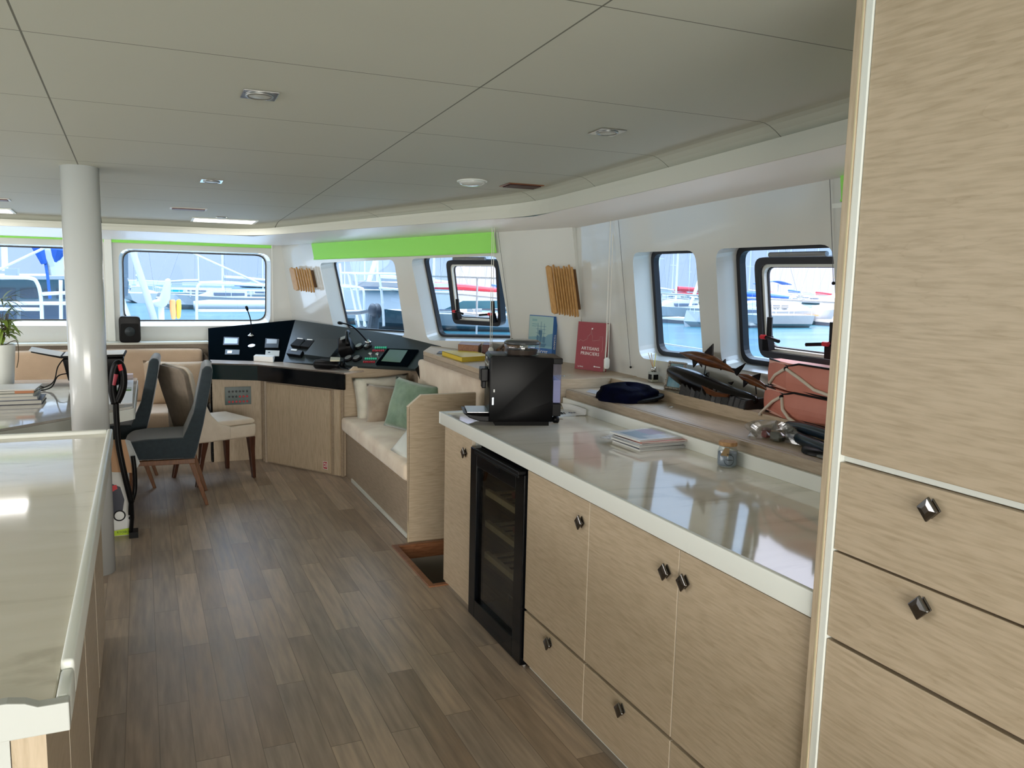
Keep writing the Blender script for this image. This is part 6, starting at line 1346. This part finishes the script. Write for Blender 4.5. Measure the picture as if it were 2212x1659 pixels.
rail('stainless bow rail loop seen at the right of the far bow window', [[ony(425,697,Y),ony(425,660,Y),ony(426,625,Y),ony(432,614,Y),ony(448,611,Y),ony(500,613,Y),ony(560,616,Y),ony(620,619,Y)],[ony(427,671,Y),ony(500,671,Y),ony(560,671,Y),ony(620,671,Y)]])
Y = 10.2
rail('stainless bow rail loop seen left of the column', [[ony(-40,598,Y),ony(20,599,Y),ony(66,601,Y),ony(80,611,Y),ony(88,640,Y),ony(91,697,Y)],[ony(-40,655,Y),ony(60,655,Y),ony(160,655,Y)],[ony(-40,667,Y),ony(88,668,Y)],[ony(90,635,Y),ony(130,633,Y),ony(160,632,Y)],[ony(131,605,Y),ony(132,697,Y)]])
def dd(px, py, s): return on_plane(px, py, (SN[0], SN[1], 0), Vector((SN[0], SN[1], 0)).dot(Vector((SA[0], SA[1], 0)))+s)
D1 = 1.35
rail('white tubular ladder rail outside the left of the two starboard bow windows', [[dd(738,590,D1),dd(800,591,D1),dd(870,592,D1)],[dd(753,590,D1),dd(762,640,D1),dd(776,705,D1)],[dd(768,588,D1),dd(775,650,D1),dd(790,705,D1)],[dd(818,592,D1),dd(824,630,D1),dd(828,680,D1),dd(829,705,D1)],[dd(722,618,D1),dd(760,620,D1),dd(779,622,D1),dd(786,634,D1),dd(787,705,D1)],[dd(738,672,D1),dd(785,672,D1)],[dd(820,622,D1),dd(870,626,D1)],[dd(734,569,D1+.3),dd(748,705,D1+.3)]], .014)
rail('wire guard rail with posts outside the hatch window at the bow side', [[dd(920,597,1.0),dd(1000,599,1.0),dd(1130,603,1.0)],[dd(928,634,1.0),dd(1000,637,1.0),dd(1130,650,1.0)],[dd(940,673,1.0),dd(1000,677,1.0),dd(1130,690,1.0)],[dd(1031,600,1.0),dd(1029,735,1.0)]], .009)
rail('wire guard lines along the side deck outside the side windows', [[(3.25,5.2,1.50),(3.25,2,1.50),(3.25,-1,1.50)],[(3.25,5.2,.98+.18),(3.25,2,1.16),(3.25,-1,1.16)],[(3.25,5.2,.92),(3.25,2,.92),(3.25,-1,.92)],[(3.25,1.2,.62),(3.25,1.2,1.50)],[(3.25,4.75,.62),(3.25,4.75,1.50)]], .006)
q = thing('pedestal_seat', 'white moulded pedestal seat on the foredeck beyond the bow window', 'seat', ony(348,697,10.8)); Y = 10.8
m = MB(); prf = [ony(x,y,Y) for x, y in ((359,603),(369,602),(370,622),(368,645),(360,660),(350,666),(335,662),(326,656),(332,650),(344,648),(351,630))]; m.hexa([v for v in prf], [v+Vector((0,.42,0)) for v in prf]); m.build('bucket', ow, q, bev=.03, seg=3, smooth=True)
m = MB(); a = ony(348,664,Y+.2); b = ony(348,693,Y+.2); m.tube([a,(a.x,a.y,.66)], .035, 12); m.lathe([(.12,0),(.12,.02),(.04,.04)], (a.x,a.y,.62), 20); m.build('pedestal', om, q)
q = thing('life_vests', 'orange and yellow life vests hung together by the bow rail', 'life vest', ony(390,690,11.0)); Y = 11.0
for pts, c in ((((366,648),(379,647),(381,675),(380,690),(371,691),(367,670)), (.85,.35,.12)), (((381,648),(391,646),(392,665),(390,688),(382,690)), (.85,.62,.05))):
    v_ = [ony(x,y,Y) for x, y in pts]; m = MB(); m.hexa(v_, [p+Vector((0,.10,0)) for p in v_]); m.build('vest', mat('vest_cloth', c, .7), q, bev=.02)
q = thing('inclined_strut', 'thick white inclined strut rising outside the bow window', 'strut', ony(335,697,10.6)); m = MB(); m.tube([ony(336,700,10.6), ony(318,640,10.6), ony(286,540,10.6), ony(275,500,10.6)], [.04,.04,.035,.03], 12); m.build('strut_tube', ow, q, smooth=True)
q = thing('outboard_bracket', 'dark grey outboard fitting at the left edge of the far bow window', 'fitting', ony(272,640,10.0)); m = MB(); v_ = [ony(x,y,10.0) for x, y in ((262,644),(276,642),(278,610),(272,595),(262,590))]; m.hexa(v_, [p+Vector((0,.2,0)) for p in v_]); m.build('housing', mat('slate_grey_plastic', (.06,.09,.12), .4), q, bev=.02)
m = MB(); m.tube([ony(267,600,10.05), ony(266,540,10.05)], .05, 10); m.build('stem', mat('slate_grey_tube', (.08,.11,.14), .4), q)
q = thing('mooring_line', 'coiled white mooring rope on the foredeck outside the starboard bow window', 'rope', (1.9,8.3,.63))
m = MB(); rn = random.Random(4); base_ = dd(845,712,1.2); pts = [(base_.x+rn.uniform(-.35,.45), base_.y+rn.uniform(-.4,.5), .66+rn.uniform(0,.10)) for i in range(26)]; m.tube(cub(pts, 6), .016, 7); m.build('coil', ow, q, smooth=True)
q = thing('windlass', 'dark grey anchor windlass with a coil, outside the starboard bow window', 'windlass', dd(800,700,1.1)); c = dd(810,672,1.1)
m = MB(frame(c, Vector((SD[0],SD[1],0)), (0,0,1), Vector((SN[0],SN[1],0)))); m.lathe([(.03,-.06),(.06,-.05),(.085,-.03),(.05,0),(.085,.03),(.03,.06)], n=22); m.build('drum', mat('slate_windlass', (.015,.02,.03), .5), q, smooth=True)
m = MB(); m.tube([c, (c.x-.05,c.y,.80), (c.x-.10,c.y,.63)], [.05,.08,.13], 10); m.tube([dd(735,677,1.1),dd(775,676,1.1),dd(800,672,1.1)], .02, 8); m.build('mount', mat('slate_windlass_b', (.02,.03,.04), .5), q)
rail('overhead white stay crossing the far bow window', [[ony(390,535,11.5), ony(600,630,11.5)]], .014); rail('overhead white stay crossing the left bow window', [[ony(-60,610,11.4), ony(160,505,11.4)]], .016)
# neighbouring catamaran close by on the port bow
q = thing('neighbour_catamaran', 'white catamaran deckhouse with dark windows moored close on the port bow', 'boat', (-3.5,17,-1.3)); Y = 17
def nb(pts, d, m, nm, y=Y, bev=0): v_ = [ony(a,b,y) for a, b in pts]; mb = MB(); mb.hexa(v_, [p+Vector((0,d,0)) for p in v_]); return mb.build(nm, m, q, bev=bev)
nb(((-300,596),(236,596),(236,603),(-300,606)), 5, ow, 'coachroof', Y-.5); nb(((-300,606),(236,603),(250,760),(-300,770)), 4.5, ow, 'deckhouse')
for pts in (((-60,623),(33,623),(36,690),(-60,690)),((43,623),(88,623),(88,644),(43,644)),((96,624),(104,624),(104,644),(96,644)),((122,624),(150,624),(150,644),(122,644)),((45,660),(88,660),(88,695),(45,695)),((96,660),(150,660),(150,695),(96,695)),((170,625),(230,625),(230,645),(170,645))): nb(pts, .05, og, 'window', Y-.03)
nb(((10,580),(35,580),(35,596),(10,596)), .4, ow, 'antenna_box', Y-1); m = MB(); m.tube([ony(11,585,Y), ony(5,420,Y)], .05, 8); m.tube([ony(225,600,Y), ony(228,430,Y)], .06, 8); m.build('mast', om, q)
m = MB(); m.tube([ony(104,500,Y-1.2), ony(108,540,Y-1.2), ony(120,575,Y-1.2), ony(122,595,Y-1.2)], [.20,.20,.14,.12], 12); m.build('boom_bag', ocr, q); m = MB(); m.tube([ony(88,500,Y-1.3), ony(86,535,Y-1.3), ony(96,570,Y-1.3)], [.10,.12,.05], 10); m.tube([ony(124,500,Y-1.3), ony(125,540,Y-1.3), ony(118,566,Y-1.3)], [.12,.14,.05], 10); m.build('blue_sail_cover', obl, q); m = MB(); m.tube([ony(98,565,Y-1.3), ony(104,605,Y-1.3), ony(108,645,Y-1.3)], .025, 6); m.build('blue_rope', obl, q)
sailboat('tall masted white yacht directly behind the inclined strut', 300, 652, 15, radians(95), ow, 1.5, group=G1)
q = thing('grey_motor_boat', 'white boat with long grey awning beyond the starboard bow rail', 'boat', dd(820,620,22)); S_ = 24
v_ = [dd(x,y,S_) for x, y in ((700,650),(700,632),(745,626),(1000,632),(1000,650),(960,668),(720,668))]; m = MB(); m.hexa(v_, [p+Vector((SN[0]*4,SN[1]*4,0)) for p in v_]); m.build('hull', ow, q)
v_ = [dd(x,y,S_-.3) for x, y in ((762,607),(860,611),(862,620),(768,618))]; m = MB(); m.hexa(v_, [p+Vector((SN[0]*4,SN[1]*4,0)) for p in v_]); m.build('awning', mat('grey_brown_awning', (.30,.28,.28), .7), q)
v_ = [dd(x,y,S_-.35) for x, y in ((768,618),(862,620),(862,626),(780,624))]; m = MB(); m.hexa(v_, [p+Vector((SN[0]*.3,SN[1]*.3,0)) for p in v_]); m.build('awning_shadow_side', og, q)
